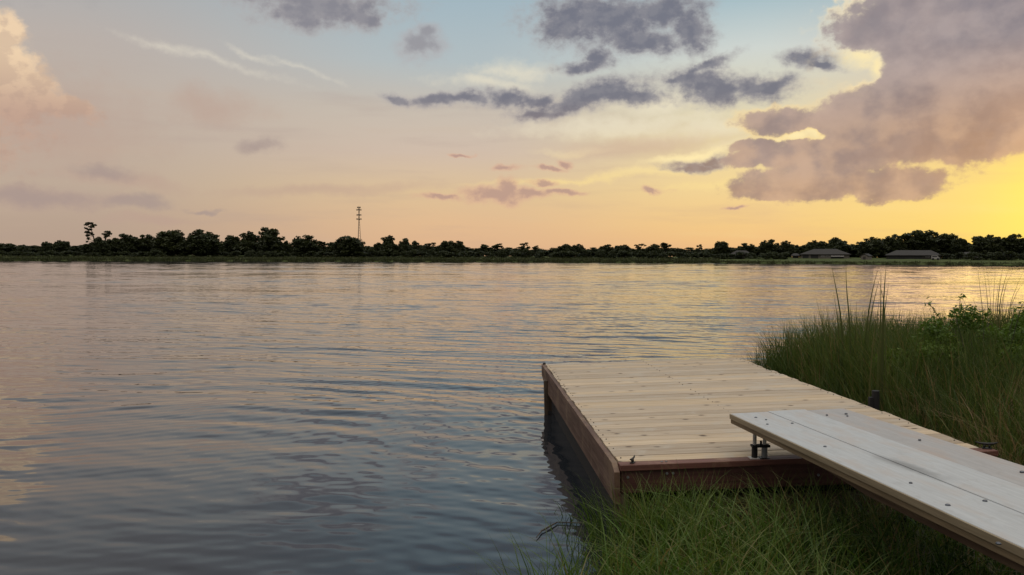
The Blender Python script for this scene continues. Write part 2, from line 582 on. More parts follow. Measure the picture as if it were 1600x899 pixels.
M_pine = wood('fresh_pine', (0.50, 0.425, 0.335, 1), (0.385, 0.31, 0.23, 1), 0, tint_amt=0.95, worn=(0.40, 0.355, 0.295, 1))
M_red = wood('red_stained_wood', (0.125, 0.068, 0.045, 1), (0.065, 0.036, 0.026, 1), 1, knots=False, worn=(0.185, 0.125, 0.08, 1), rough=0.6, tint_amt=0.3)
M_redx = wood('red_stained_board', (0.098, 0.042, 0.033, 1), (0.050, 0.022, 0.018, 1), 0, knots=False, worn=(0.125, 0.06, 0.042, 1), rough=0.6, tint_amt=0.3)
M_trim = wood('red_worn_trim', (0.16, 0.070, 0.055, 1), (0.10, 0.045, 0.035, 1), 0, knots=False, worn=(0.24, 0.15, 0.095, 1), rough=0.6, tint_amt=0.3)
M_post = wood('weathered_post', (0.10, 0.075, 0.05, 1), (0.045, 0.033, 0.024, 1), 2, knots=False, worn=(0.15, 0.12, 0.08, 1))
M_edge = wood('treated_board_edge', (0.27, 0.225, 0.15, 1), (0.20, 0.16, 0.105, 1), 1, knots=False)
M_rail = wood('treated_rail', (0.19, 0.142, 0.085, 1), (0.12, 0.088, 0.052, 1), 1, knots=False)
M_string = wood('brown_stringer', (0.12, 0.082, 0.05, 1), (0.07, 0.04, 0.026, 1), 1, knots=False)
M_ochre = wood('old_wet_timber', (0.085, 0.058, 0.03, 1), (0.045, 0.032, 0.02, 1), 0, knots=False)
M_black = plain('black_plastic', (0.007, 0.007, 0.008, 1), 0.75)
M_iron = plain('dark_iron', (0.035, 0.034, 0.034, 1), 0.5, 0.7)
M_galv = plain('galvanised_steel', (0.22, 0.23, 0.24, 1), 0.45, 0.6)
M_pvc = plain('milky_pipe', (0.50, 0.48, 0.44, 1), 0.4)
M_trunk = plain('tree_bark', (0.05, 0.04, 0.03, 1), 0.9)
M_bolt = plain('bolt_head', (0.10, 0.11, 0.13, 1), 0.4, 0.8)


def gang_mat(name, base, red):
    m, g, b, _ = new_mat(name)
    co = g.n('ShaderNodeTexCoord').outputs['Object']
    fine = g.noise(g.mapping(co, scale=(55, 2.2, 55)), 1.2, 5, 0.6)
    blot = g.noise(g.mapping(co, scale=(7, 2.5, 7)), 1.0, 7, 0.62)
    col = g.mix(g.step(fine, 0.3, 0.7), tuple(c * 0.86 for c in base[:3]) + (1,), base)
    dirt = g.noise(g.mapping(co, scale=(16, 9, 16)), 1.0, 8, 0.7)
    col = g.mix(g.step(dirt, 0.52, 0.70, 0, 0.4), col, (0.24, 0.23, 0.22, 1))
    col = g.mix(g.step(blot, 0.46, 0.68, 0, 0.75), col, red)
    col = g.mix(g.step(blot, 0.44, 0.26, 0, 0.7), col, tuple(c * 0.74 for c in base[:3]) + (1,))
    # one long wet smear along the first seam
    q = g.vm('LENGTH', g.mapping(g.vm('ADD', co, g.vm('SCALE', g.vm('SUBTRACT', g.noise(co, 6, 5, 0.6, color=True), (0.5, 0.5, 0.5)), scale=0.10)),
                                 loc=(0.272, -1.66, 0), rot=(0, 0, R(3)), scale=(0.055, 0.30, 1), kind='TEXTURE'))
    col = g.mix(g.step(q, 1.3, 0.2, 0, 0.6), col, (0.10, 0.10, 0.10, 1))
    g.put(b.inputs['Base Color'], col)
    g.put(b.inputs['Roughness'], g.step(blot, 0.3, 0.7, 0.5, 0.75))
    bp = g.n('ShaderNodeBump')
    bp.inputs['Strength'].default_value = 0.2
    bp.inputs['Distance'].default_value = 0.003
    g.put(bp.inputs['Height'], fine)
    g.t.links.new(bp.outputs[0], b.inputs['Normal'])
    return m


M_gang = gang_mat('pale_weathered_paint', (0.395, 0.415, 0.43, 1), (0.37, 0.345, 0.33, 1))
M_gang2 = gang_mat('greyer_weathered_paint', (0.33, 0.325, 0.325, 1), (0.33, 0.275, 0.245, 1))

GRASS = leaf_mat('green_bank_grass', [(0, (0.020, 0.040, 0.010, 1)), (0.4, (0.045, 0.092, 0.015, 1)), (0.75, (0.090, 0.165, 0.024, 1)), (0.9, (0.15, 0.15, 0.05, 1)), (1, (0.22, 0.16, 0.08, 1))],
                 0.35, (0.11, 0.14, 0.04, 1))
MARSH = leaf_mat('marsh_grass_blades', [(0, (0.034, 0.062, 0.016, 1)), (0.5, (0.068, 0.102, 0.023, 1)), (0.82, (0.112, 0.148, 0.036, 1)), (0.9, (0.16, 0.12, 0.055, 1)), (1, (0.23, 0.16, 0.085, 1))], 0.32)
BUSH = leaf_mat('shrub_leaves', [(0, (0.050, 0.088, 0.016, 1)), (0.6, (0.085, 0.15, 0.022, 1)), (1, (0.125, 0.19, 0.034, 1))], 0.35)
CATT = leaf_mat('cattail_leaves', [(0, (0.050, 0.068, 0.022, 1)), (0.7, (0.085, 0.10, 0.036, 1)), (1, (0.13, 0.105, 0.05, 1))], 0.3)
TREE = leaf_mat('far_foliage', [(0, (0.022, 0.028, 0.012, 1)), (0.5, (0.034, 0.044, 0.016, 1)), (1, (0.052, 0.060, 0.022, 1))], 0.22)
REED = leaf_mat('shore_reeds', [(0, (0.028, 0.036, 0.014, 1)), (0.6, (0.046, 0.056, 0.02, 1)), (1, (0.075, 0.070, 0.032, 1))], 0.25)


def soil_mat():
    m, g, b, _ = new_mat('bank_soil')
    co = g.n('ShaderNodeTexCoord').outputs['Object']
    n = g.noise(co, 3.5, 8, 0.65)
    g.put(b.inputs['Base Color'], g.ramp(n, [(0.3, (0.018, 0.020, 0.010, 1)), (0.55, (0.032, 0.034, 0.016, 1)), (0.75, (0.055, 0.045, 0.025, 1))]))
    b.inputs['Roughness'].default_value = 0.95
    return m


def lawn_mat():
    m, g, b, _ = new_mat('far_lawn')
    co = g.n('ShaderNodeTexCoord').outputs['Object']
    n = g.noise(g.mapping(co, scale=(1, 2.5, 1)), 0.06, 8, 0.65)
    n2 = g.noise(co, 0.7, 6, 0.6)
    col = g.ramp(n, [(0.32, (0.040, 0.052, 0.018, 1)), (0.5, (0.060, 0.080, 0.024, 1)), (0.68, (0.085, 0.095, 0.034, 1))])
    g.put(b.inputs['Base Color'], g.mix(g.step(n2, 0.35, 0.65, 0, 0.35), col, (0.04, 0.042, 0.02, 1)))
    b.inputs['Roughness'].default_value = 0.95
    b.inputs['Specular IOR Level'].default_value = 0.1
    return m


def water_mat():
    m, g, b, out = new_mat('lake_water')
    co = g.n('ShaderNodeTexCoord').outputs['Object']
    # slope of many crossing ripples; crests run roughly left-right, from a breeze off the far shore
    wz = g.noise(co, 0.22, 3, 0.5, color=True)
    wv = g.vm('SCALE', g.vm('SUBTRACT', wz, (0.5, 0.5, 0.5)), scale=1.5)
    p = g.vm('ADD', co, g.vm('MULTIPLY', wv, (1.0, 1.0, 0.0)))
    r2 = random.Random(5)
    grad = None
    lams = [0.42, 0.34, 0.27, 0.22, 0.18, 0.15]
    for i, L in enumerate(lams):
        th = R(84 + r2.gauss(0, 13 + 8 * (L < 0.5)))
        k = 2 * math.pi / L
        kv = (k * math.cos(th), k * math.sin(th), 0)
        s = WAVE
        ph = g.m('ADD', g.vm('DOT_PRODUCT', p, kv), r2.uniform(0, 6.28))
        c = g.m('MULTIPLY', g.m('COSINE', ph), s)
        gv = g.vm('SCALE', (math.cos(th), math.sin(th), 0), scale=c)
        if True:
            gv = g.vm('SCALE', gv, scale=g.step(g.noise(g.mapping(co, loc=(i * 3.7, 0, 0), scale=(0.10, 0.16, 1)), 1.0, 3, 0.5), 0.35, 0.65, 0.15, 1.5))
        grad = gv if grad is None else g.vm('ADD', grad, gv)
    gust = g.noise(g.mapping(co, scale=(0.03, 0.075, 1)), 1.0, 4, 0.55)
    dist = g.vm('LENGTH', co)
    grad = g.vm('SCALE', grad, scale=g.m('MULTIPLY', g.step(gust, 0.35, 0.65, 0.6, 1.25), 1.0))
    mic = g.noise(g.mapping(co, scale=(6, 11, 6)), 1.0, 3, 0.5, color=True)
    mg = g.vm('MULTIPLY', g.vm('SUBTRACT', mic, (0.5, 0.5, 0.5)), (0.035, 0.06, 0))
    grad = g.vm('ADD', grad, g.vm('SCALE', mg, scale=g.step(gust, 0.35, 0.6, 0.25, 1.0)))
    geo = g.n('ShaderNodeNewGeometry').outputs['Normal']
    nrm = g.vm('NORMALIZE', g.vm('SUBTRACT', geo, grad))
    g.put(b.inputs['Normal'], nrm)
    b.inputs['Base Color'].default_value = (0.017, 0.020, 0.025, 1)
    b.inputs['Roughness'].default_value = 0.03
    b.inputs['IOR'].default_value = 1.5
    return m


WAVE, SLOPE = 0.016, 0.0138
M_soil, M_lawn, M_water = soil_mat(), lawn_mat(), water_mat()

# ------------------------------------------------------------------ lake and land


def lake():
    """ripples as real geometry in the part of the lake one can see, finer near by; flat far outside"""
    r2 = np.random.default_rng(17)
    rows = [2.2]
    while rows[-1] < 312:
        rows.append(rows[-1] + max(0.035, 0.0017 * rows[-1]))
    rows = np.array(rows)
    az = np.radians(np.arange(-41, 41.01, 0.14))
    RR, AA = np.meshgrid(rows, az, indexing='ij')
    X, Y = RR * np.sin(AA), RR * np.cos(AA)
    dr = np.maximum(0.035, 0.0017 * RR)
    wx, wy = np.zeros_like(X), np.zeros_like(X)
    for i in range(6):
        L, th = r2.uniform(5, 22), r2.uniform(0, 6.28)
        ph = 2 * np.pi / L * (X * np.cos(th) + Y * np.sin(th)) + r2.uniform(0, 6.28)
        wx += 0.014 * L * np.sin(ph)
        wy += 0.016 * L * np.cos(ph + 1.3)
    gust = np.zeros_like(X)
    for i in range(7):
        L, th = r2.uniform(9, 60), R(90) + r2.normal(0, 0.5)
        gust += np.sin(2 * np.pi / L * (X * np.cos(th) * 0.5 + Y * np.sin(th)) + r2.uniform(0, 6.28))
    gust = np.clip(1 + 0.16 * gust, 0.45, 1.6) * np.interp(RR, [4, 9, 25, 70], [0.95, 1.0, 1.0, 1.3]) * np.interp(RR, [60, 180], [1, 2.6])
    Z = np.zeros_like(X)
    for L in np.geomspace(0.30, 3.4, 30):
        th = R(84) + r2.normal(0, 0.13 if L > 0.45 else 0.26)
        k = 2 * np.pi / L
        # wave groups: short strong trains with calmer water between
        g1_ = 0.5 + 0.5 * np.sin(2 * np.pi / (L * r2.uniform(7, 12)) * ((X + wx) * np.cos(th + 1.3) + (Y + wy) * np.sin(th + 1.3)) + r2.uniform(0, 6.28))
        g2_ = 0.5 + 0.5 * np.sin(2 * np.pi / (L * r2.uniform(4, 7)) * (X * np.cos(th - 0.3) + (Y + wy) * np.sin(th - 0.3)) + r2.uniform(0, 6.28))
        pat = 0.22 + 2.3 * (g1_ * g2_) ** 1.6
        fade = np.clip((L / dr - 3.0) / 3.0, 0, 1)
        # short waves carry more slope near the shore, long ones out on the open lake
        sl_ = SLOPE * np.interp(L, [0.3, 0.5, 1.0, 1.6, 3.4], [1.15, 1.25, 0.95, 0.45, 0.28])
        Z += fade * sl_ / k * pat * np.sin(k * ((X + wx) * np.cos(th) + (Y + wy) * np.sin(th)) + r2.uniform(0, 6.28))
    Z *= gust
    n_r, n_a = X.shape
    ix = np.arange(n_r * n_a).reshape(n_r, n_a)
    q_ = np.stack([ix[:-1, :-1], ix[:-1, 1:], ix[1:, 1:], ix[1:, :-1]], -1).reshape(-1, 4)[:, ::-1]
    xs = np.array([-1500, -400, -150, -50, -15, 0, 15, 50, 150, 400, 1500], float)
    ys = np.array([-400, -60, -10, 0, 10, 25, 60, 150, 300, 700], float)
    gx, gy = np.meshgrid(xs, ys)
    ix2 = np.arange(gx.size).reshape(gx.shape) + X.size
    q2 = np.stack([ix2[:-1, :-1], ix2[:-1, 1:], ix2[1:, 1:], ix2[1:, :-1]], -1).reshape(-1, 4)
    V_ = np.concatenate([np.stack([X, Y, Z], -1).reshape(-1, 3), np.stack([gx, gy, gx * 0 - 0.06], -1).reshape(-1, 3)])
    tag(link_mesh('lake_water', np_mesh('lake_water', V_, np.concatenate([q_, q2])), M_water, smooth=True), kind='structure')


lake()


def shore_r(a):
    """distance straight out to the far waterline at azimuth a (degrees)"""
    az_ = [-110, -60, -31.6, -24, -16, -8, 0, 8, 17, 24, 31.6, 45, 70, 110]
    rr = [210, 300, 299, 283, 274, 268, 263, 258, 252, 250, 252, 255, 190, 120]
    return np.interp(a, az_, rr) + 1.2 * np.sin(np.asarray(a) * 1.9) + 0.7 * np.sin(np.asarray(a) * 5.3 + 1)


offs = [-1.5, 0.0, 0.5, 2.5, 8, 20, 38, 60, 120, 400, 3500]
hts = [-0.5, 0.0, 0.30, 0.55, 0.9, 1.35, 1.8, 2.0, 2.0, 2.0, 2.0]


def far_z(d):
    return float(np.interp(d, offs, hts))


A = np.arange(-110, 110.01, 0.5)
rs = shore_r(A)
V = []
for o_, h_ in zip(offs, hts):
    r_ = rs + o_
    V.append(np.stack([r_ * np.sin(np.radians(A)), r_ * np.cos(np.radians(A)), np.full_like(A, h_)], -1))
V = np.array(V)
n_o, n_a = V.shape[:2]
idx = np.arange(n_o * n_a).reshape(n_o, n_a)
q = np.stack([idx[:-1, :-1], idx[:-1, 1:], idx[1:, 1:], idx[1:, :-1]], -1).reshape(-1, 4)
tag(link_mesh('far_shore_ground', np_mesh('far_shore_ground', V.reshape(-1, 3), q), M_lawn, smooth=True), kind='structure')


def on_shore(px, back):
    """point on the far land, `back` metres behind the waterline, in the direction of photo column px"""
    a = azel(px, 402)[0]
    r = float(shore_r(a)) + back
    return Vector((r * math.sin(R(a)), r * math.cos(R(a)), far_z(back)))


def top_height(px, py, base):
    """height above base of what shows at photo row py at that distance"""
    d = ray(px, py)
    return CAM_H + d.z * (base.y / d.y) - base.z


# near bank: land polygon (counter-clockwise), everything right of and behind the waterline
SHORE = [(-60, -20), (-20, -6), (-6, 1.0), (-1.5, 2.9), (-0.1, 3.6), (0.50, 4.5), (0.80, 5.05), (1.3, 5.4), (2.4, 5.55), (3.15, 5.75), (3.30, 7.0),
         (3.15, 8.6), (2.62, 10.45), (2.8, 10.95), (4.2, 10.9), (6.5, 11.1), (12, 11.8), (30, 13), (80, 10), (80, -60), (-60, -60)]


def sdf(pts):
    pts = np.asarray(pts, float)
    poly = np.array(SHORE)
    d = np.full(len(pts), 1e9)
    inside = np.zeros(len(pts), bool)
    for i in range(len(poly)):
        a, b = poly[i], poly[(i + 1) % len(poly)]
        ab = b - a
        t = np.clip(((pts - a) @ ab) / (ab @ ab), 0, 1)
        d = np.minimum(d, np.linalg.norm(pts - a - t[:, None] * ab, axis=1))
        c = (a[1] > pts[:, 1]) != (b[1] > pts[:, 1])
        xi = a[0] + (pts[:, 1] - a[1]) * ab[0] / (ab[1] if abs(ab[1]) > 1e-9 else 1e-9)
        inside ^= c & (pts[:, 0] < xi)
    return np.where(inside, d, -d)


def ground_z(pts):
    s = sdf(pts)
    z = np.where(s > 0, 0.16 * np.tanh(s / 0.9) + np.clip(s - 1.5, 0, 30) * 0.05 * 0.6, np.maximum(s * 0.5, -0.7))
    p = np.asarray(pts)
    return z + 0.015 * np.sin(p[:, 0] * 5.1 + 1) * np.sin(p[:, 1] * 4.3)


def ground_sheet():
    gx_ = np.concatenate([np.linspace(-60, -8, 20)[:-1], np.linspace(-8, 14, 130), np.linspace(14, 80, 24)[1:]])
    gy_ = np.concatenate([np.linspace(-60, -6, 20)[:-1], np.linspace(-6, 14, 120)])
    X, Y = np.meshgrid(gx_, gy_)
    pts = np.stack([X.ravel(), Y.ravel()], -1)
    z = ground_z(pts)
    ix = np.arange(X.size).reshape(X.shape)
    q_ = np.stack([ix[:-1, :-1], ix[:-1, 1:], ix[1:, 1:], ix[1:, :-1]], -1).reshape(-1, 4)
    me = np_mesh('bank_ground', np.c_[pts, z], q_)
    tag(link_mesh('bank_ground', me, M_soil, smooth=True), kind='structure')


ground_sheet()

# ------------------------------------------------------------------ the dock
DECK_Z = 0.505
dock = empty('swim_dock', (0.6984, 5.3902, DECK_Z), 0.0572)
dock.rotation_euler = (0, -0.0282, 0.0572)
tag(dock, 'low dock of fresh pine planks with a red stained skirt at the water edge', 'dock')
DW, DL = 2.44, 4.93
mb = MB()
nb = 34
pitch = DL / nb
for i in range(nb):
    y0 = i * pitch + 0.0015
    y1 = (i + 1) * pitch - rnd.choice([0.0015, 0.002, 0.004, 0.007, 0.010])
    x0 = rnd.uniform(-0.006, 0.006)
    x1 = DW + rnd.uniform(-0.012, 0.02)
    dz = rnd.uniform(-0.0025, 0.0025)
    mb.box(x0, x1, y0, y1, -0.038 + dz, dz, rnd.random())
mb.build('deck', M_pine, dock, bevel=0.004)
# red trim lying along the front edge, lower skirt board behind it
mb = MB()
mb.box(-0.005, DW + 0.07, -0.098, -0.004, -0.042, -0.003, 0.7)
mb.build('front_trim', M_trim, dock, bevel=0.004)
mb = MB()
mb.box(0.002, DW + 0.02, -0.080, -0.042, -0.190, -0.0435, 0.4)
mb.build('front_skirt', M_redx, dock, bevel=0.003)
mb = MB()
# side board with a slanting cut at its far end
def side_board(x0, x1, name):
    m_ = MB()
    prof = [(-0.10, -0.045), (-0.10, -0.255), (4.25, -0.255), (DL + 0.01, -0.145), (DL + 0.01, -0.004), (-0.004, -0.004)]
    n_ = len(prof)
    vs = [(x0, y, z) for y, z in prof] + [(x1, y, z) for y, z in prof]
    fs = [tuple(range(n_))[::-1], tuple(range(n_, 2 * n_))] + [(i, (i + 1) % n_, n_ + (i + 1) % n_, n_ + i) for i in range(n_)]
    m_.add(vs, [f[::-1] for f in fs], 0.5)
    return m_.build(name, M_red, dock, bevel=0.003)
side_board(-0.046, -0.008, 'side_skirt')

mb = MB()
mb.box(-0.004, DW + 0.02, DL + 0.002, DL + 0.04, -0.15, -0.042)
mb.build('rear_skirt', M_redx, dock)
mb = MB()
for yy in (0.02, 0.85, 1.7, 2.55, 3.4, 4.25, 4.85):
    mb.box(0.0, DW, yy, yy + 0.038, -0.18, -0.04)
mb.build('joist', M_post, dock)
mb = MB()
mb.box(0.06, DW - 0.05, -0.020, 0.06, -0.44, -0.27)
mb.build('lower_beam', M_ochre, dock, bevel=0.004)
for (x0, x1, y0, y1, zt) in ((-0.085, -0.048, 4.20, 4.29, -0.10), (-0.04, 0.03, 4.45, 4.54, -0.16), (-0.04, 0.05, -0.075, 0.0, -0.192), (DW - 0.05, DW + 0.03, -0.03, 0.06, -0.192), (DW - 0.1, DW - 0.01, 4.3, 4.39, -0.16)):
    mb = MB()
    mb.box(x0, x1, y0, y1, -1.1, zt)
    mb.build('post', M_post, dock, bevel=0.004)
for (x0, x1) in ((0.02, 0.95), (1.45, 2.25)):  # black float blocks added under the deck so its underside stays dark
    mb = MB()
    mb.box(x0, x1, 0.3, 4.75, -0.62, -0.19)
    mb.build('float', M_black, dock, bevel=0.03)


def cleat(x, y, rz, sc=1.0):
    c = MB()
    c.box(-0.03, 0.03, -0.016, 0.016, 0.0, 0.008)
    c.tube([(-0.018, 0, 0.006), (-0.016, 0, 0.034)], 0.008, 8)
    c.tube([(0.018, 0, 0.006), (0.016, 0, 0.034)], 0.008, 8)
    c.tube([(-0.075, 0, 0.050), (-0.045, 0, 0.040), (0, 0, 0.036), (0.045, 0, 0.040), (0.075, 0, 0.050)], [0.004, 0.008, 0.010, 0.008, 0.004], 8)
    o = c.build('cleat', M_iron, dock, smooth=True)
    o.location = (x, y, -0.003)
    o.rotation_euler = (0, 0, rz)
    o.scale = (sc, sc, sc)
    return o


cleat(0.085, -0.045, R(62), 0.75)
cleat(2.47, -0.035, R(-20), 0.9)
mb = MB()
mb.tube([(-0.012, DL - 0.012, -0.004), (-0.012, DL - 0.012, 0.018)], [0.022, 0.014], 10)
mb.build('corner_knob', M_iron, dock, smooth=True)
for (x, y, z) in ((0.275, -0.05, -0.003), (0.305, -0.05, -0.003)):
    mb = MB()
    mb.tube([(x, y, z), (x, y, z + 0.005)], 0.0075, 8)
    mb.build('bolt', M_galv, dock)
for (x, z) in ((0.045, -0.085), (0.30, -0.07), (0.34, -0.07), (1.3, -0.12)):
    mb = MB()
    mb.tube([(x, -0.0795, z), (x, -0.087, z)], 0.009, 8)
    mb.build('bolt', M_galv, dock)
# pale screw heads along the left edge of the planks
mb = MB()
for i in range(nb):
    for xx in (0.03, 1.22, DW - 0.04):
        yy = (i + 0.5) * pitch + rnd.uniform(-0.02, 0.02)
        if rnd.random() < 0.75:
            mb.tube([(xx + rnd.uniform(-.008, .008), yy, -0.001), (xx, yy, 0.0035)], 0.0045, 6)
mb.build('screw_heads', M_iron, dock)['kind'] = 'stuff'
# black sleeve standing at the right edge
mb = MB()
mb.tube([(0, 0, -0.7), (0, 0, 0.115)], 0.032, 14)
mb.box(-0.058, -0.028, -0.02, 0.02, -0.06, 0.06)
o = mb.build('pipe_sleeve', M_black, dock)
DM = Matrix.Translation(Vector((0.6984, 5.3902, DECK_Z))) @ Matrix.Rotation(0.0572, 4, 'Z') @ Matrix.Rotation(-0.0282, 4, 'Y')
o.location = (DW + 0.108, 1.62, 0)

# ------------------------------------------------------------------ the gangway
GW, GL = 0.80, 6.0
GO = Vector((1.4814, 5.6021, DECK_Z + 0.2766))
gyaw, gsl, gti = -0.0935, -0.0261, 0.0371
gd = -Vector((math.sin(gyaw) * math.cos(gsl), math.cos(gyaw) * math.cos(gsl), math.sin(gsl)))   # towards the shore
gn = Vector((math.cos(gyaw), -math.sin(gyaw), 0))
gr_ = (gn * math.cos(gti) + gn.cross(-gd) * math.sin(gti)).normalized()
gu = gr_.cross(-gd).normalized()
GM = Matrix((gr_, -gd, gu)).transposed().to_4x4()
GM.translation = GO
gang = empty('gangway')
gang.matrix_world = GM
tag(gang, 'narrow gangway of three pale weathered planks bridging from the bank onto the pine dock', 'gangway')
bw = GW / 3
for i in range(3):
    mb = MB()
    mb.box(i * bw + 0.002, (i + 1) * bw - 0.003, -GL, (0.0, 0.012, -0.01)[i], -0.034, (0.0, 0.001, -0.003)[i])
    o = mb.build('plank', (M_gang, M_gang, M_gang2)[i], gang, bevel=0.004)
    if i == 2:
        tag(o, 'greyer plank')
mb = MB()
mb.box(-0.004, 0.020, -GL, 0.004, -0.036, -0.003)
mb.build('edge_strip', M_edge, gang, bevel=0.002)
for x0 in (0.002, GW - 0.045):
    mb = MB()
    mb.box(x0, x0 + 0.04, -GL, 0.0, -0.066, -0.0345)
    mb.build('side_rail', M_rail, gang, bevel=0.002)
for x0 in (0.045, GW - 0.09):
    mb = MB()
    prof = [(-0.9, -0.067), (-1.7, -0.118), (-GL, -0.118), (-GL, -0.067)]
    vs = [(x0, y, z) for y, z in prof] + [(x0 + 0.04, y, z) for y, z in prof]
    fs = [(0, 1, 2, 3), (7, 6, 5, 4)] + [(i, 4 + i, 4 + (i + 1) % 4, (i + 1) % 4) for i in range(4)]
    mb.add(vs, fs)
    mb.build('stringer', M_string, gang, bevel=0.002)
for yy in (-0.1, -1.2, -2.4, -3.6, -4.8, -5.8):
    mb = MB()
    mb.box(0.043, GW - 0.046, yy - 0.04, yy, -0.066, -0.0345)
    mb.build('cross_bar', M_rail, gang)


def gang_hit(px, py):
    d = ray(px, py)
    t = (GO - EYE).dot(gu) / d.dot(gu)
    p = EYE + d * t - GO
    return p.dot(gr_), p.dot(-gd)


for k, (px, py, r_) in enumerate([(1181, 653, .012), (1197, 656.5, .008), (1199, 663.5, .010), (1238, 662, .011), (1289, 698.5, .011), (1322, 647, .012), (1324, 650.5, .008),
                                  (1437, 688, .010), (1423, 755.5, .010), (1481, 790, .013), (1539, 783.5, .012), (1597, 738, .013), (1292, 649, .009), (1560, 850, .012)]):
    x, y = gang_hit(px, py)
    mb = MB()
    mb.tube([(x, y, -0.001), (x, y, 0.003), (x, y, 0.006)], [r_ * 0.8, r_ * 0.8, r_ * 0.5], 10)
    mb.build('bolt', M_bolt, gang)

# ramp standing bracket: two milky pipes in clamps on the dock edge
bx0 = at(1176, 715, 5.43)
deckp = DM.inverted() @ bx0
brk = empty('pipe_bracket', DM @ Vector((deckp.x, -0.045, -0.003)), 0.0572)
tag(brk, 'pair of short milky pipes in black clamps holding up the gangway end', 'bracket')
for dx_ in (0.0, 0.066):
    mb = MB()
    mb.tube([(dx_, 0, 0.0), (dx_, 0, 0.205)], 0.0125, 12)
    mb.build('pipe', M_pvc, brk, smooth=False)
    mb = MB()
    mb.tube([(dx_, 0, 0.003), (dx_, 0, 0.072)], 0.0195, 12)
    mb.build('sleeve', M_galv if dx_ else M_iron, brk)
    mb = MB()
    mb.box(dx_ - 0.034, dx_ + 0.026, -0.03, 0.03, 0.0, 0.006)
    mb.build('foot_plate', M_pvc if not dx_ else M_iron, brk)
mb = MB()
mb.box(-0.022, 0.098, -0.024, 0.024, 0.074, 0.090)
mb.tube([(0.042, 0, 0.09), (0.042, 0, 0.115)], 0.008, 8)
mb.build('clamp', M_black, brk, bevel=0.003)


# ------------------------------------------------------------------ grass builder
def blades(roots, h, lean, leandir, width, seg=5, droop=1.0, tint=None, twist=None):
    """roots Nx3; each blade a tapered curved strip"""
    n = len(roots)
    h, lean, width = (np.broadcast_to(np.asarray(v, float), (n,)) for v in (h, lean, width))
    leandir = np.asarray(leandir, float)
    if twist is None:
        twist = rng.uniform(0, np.pi, n)
    t = np.linspace(0, 1, seg + 1)[None, :]
    horiz = (lean * h)[:, None] * t ** (1.0 + droop)
    vert = h[:, None] * (t - 0.35 * np.clip(lean, 0, 1.5)[:, None] * t ** 3)
    dirx, diry = np.cos(leandir)[:, None], np.sin(leandir)[:, None]
    cx = roots[:, 0:1] + horiz * dirx
    cy = roots[:, 1:2] + horiz * diry
    cz = roots[:, 2:3] + vert
    w = width[:, None] * (1 - t ** 1.6) * 0.5 + width[:, None] * 0.02
    wx, wy = np.cos(twist)[:, None], np.sin(twist)[:, None]
    Lp = np.stack([cx - wx * w, cy - wy * w, cz], -1)
    Rp = np.stack([cx + wx * w, cy + wy * w, cz], -1)
    V_ = np.stack([Lp, Rp], 2).reshape(n, -1, 3)
    per = (seg + 1) * 2
    base = (np.arange(n) * per)[:, None, None]
    k = np.arange(seg)[None, :, None] * 2
    Q = base + k + np.array([0, 1, 3, 2])[None, None, :]
    tint = rng.random(n) if tint is None else tint
    ta = np.repeat(tint, per)
    al_ = np.tile(np.repeat(np.linspace(0, 1, seg + 1), 2), n)
    return V_.reshape(-1, 3), Q.reshape(-1, 4), ta, al_


def blade_obj(name, chunks, mat, parent=None):
    vs, qs, ts, as_, k = [], [], [], [], 0
    for v, q_, t, a in chunks:
        vs.append(v)
        qs.append(q_ + k)
        ts.append(t)
        as_.append(a)
        k += len(v)
    me = np_mesh(name, np.concatenate(vs), np.concatenate(qs), attrs={'tint': np.concatenate(ts), 'along': np.concatenate(as_)})
    return link_mesh(name, me, mat, parent)


def scatter(x0, x1, y0, y1, n, keep):
    p = np.c_[rng.uniform(x0, x1, n), rng.uniform(y0, y1, n)]
    k = keep(p)
    return p[k]


def clumpy(p, scale, seed):
    """cheap smooth 0..1 noise for clumps"""
    r_ = np.random.default_rng(seed)
    v = np.zeros(len(p))
    for i in range(6):
        a = r_.uniform(0, 6.28)
        k = scale * r_.uniform(0.6, 1.9)
        v += np.sin(p[:, 0] * k * np.cos(a) + p[:, 1] * k * np.sin(a) + r_.uniform(0, 6.28))
    return 0.5 + v / 8


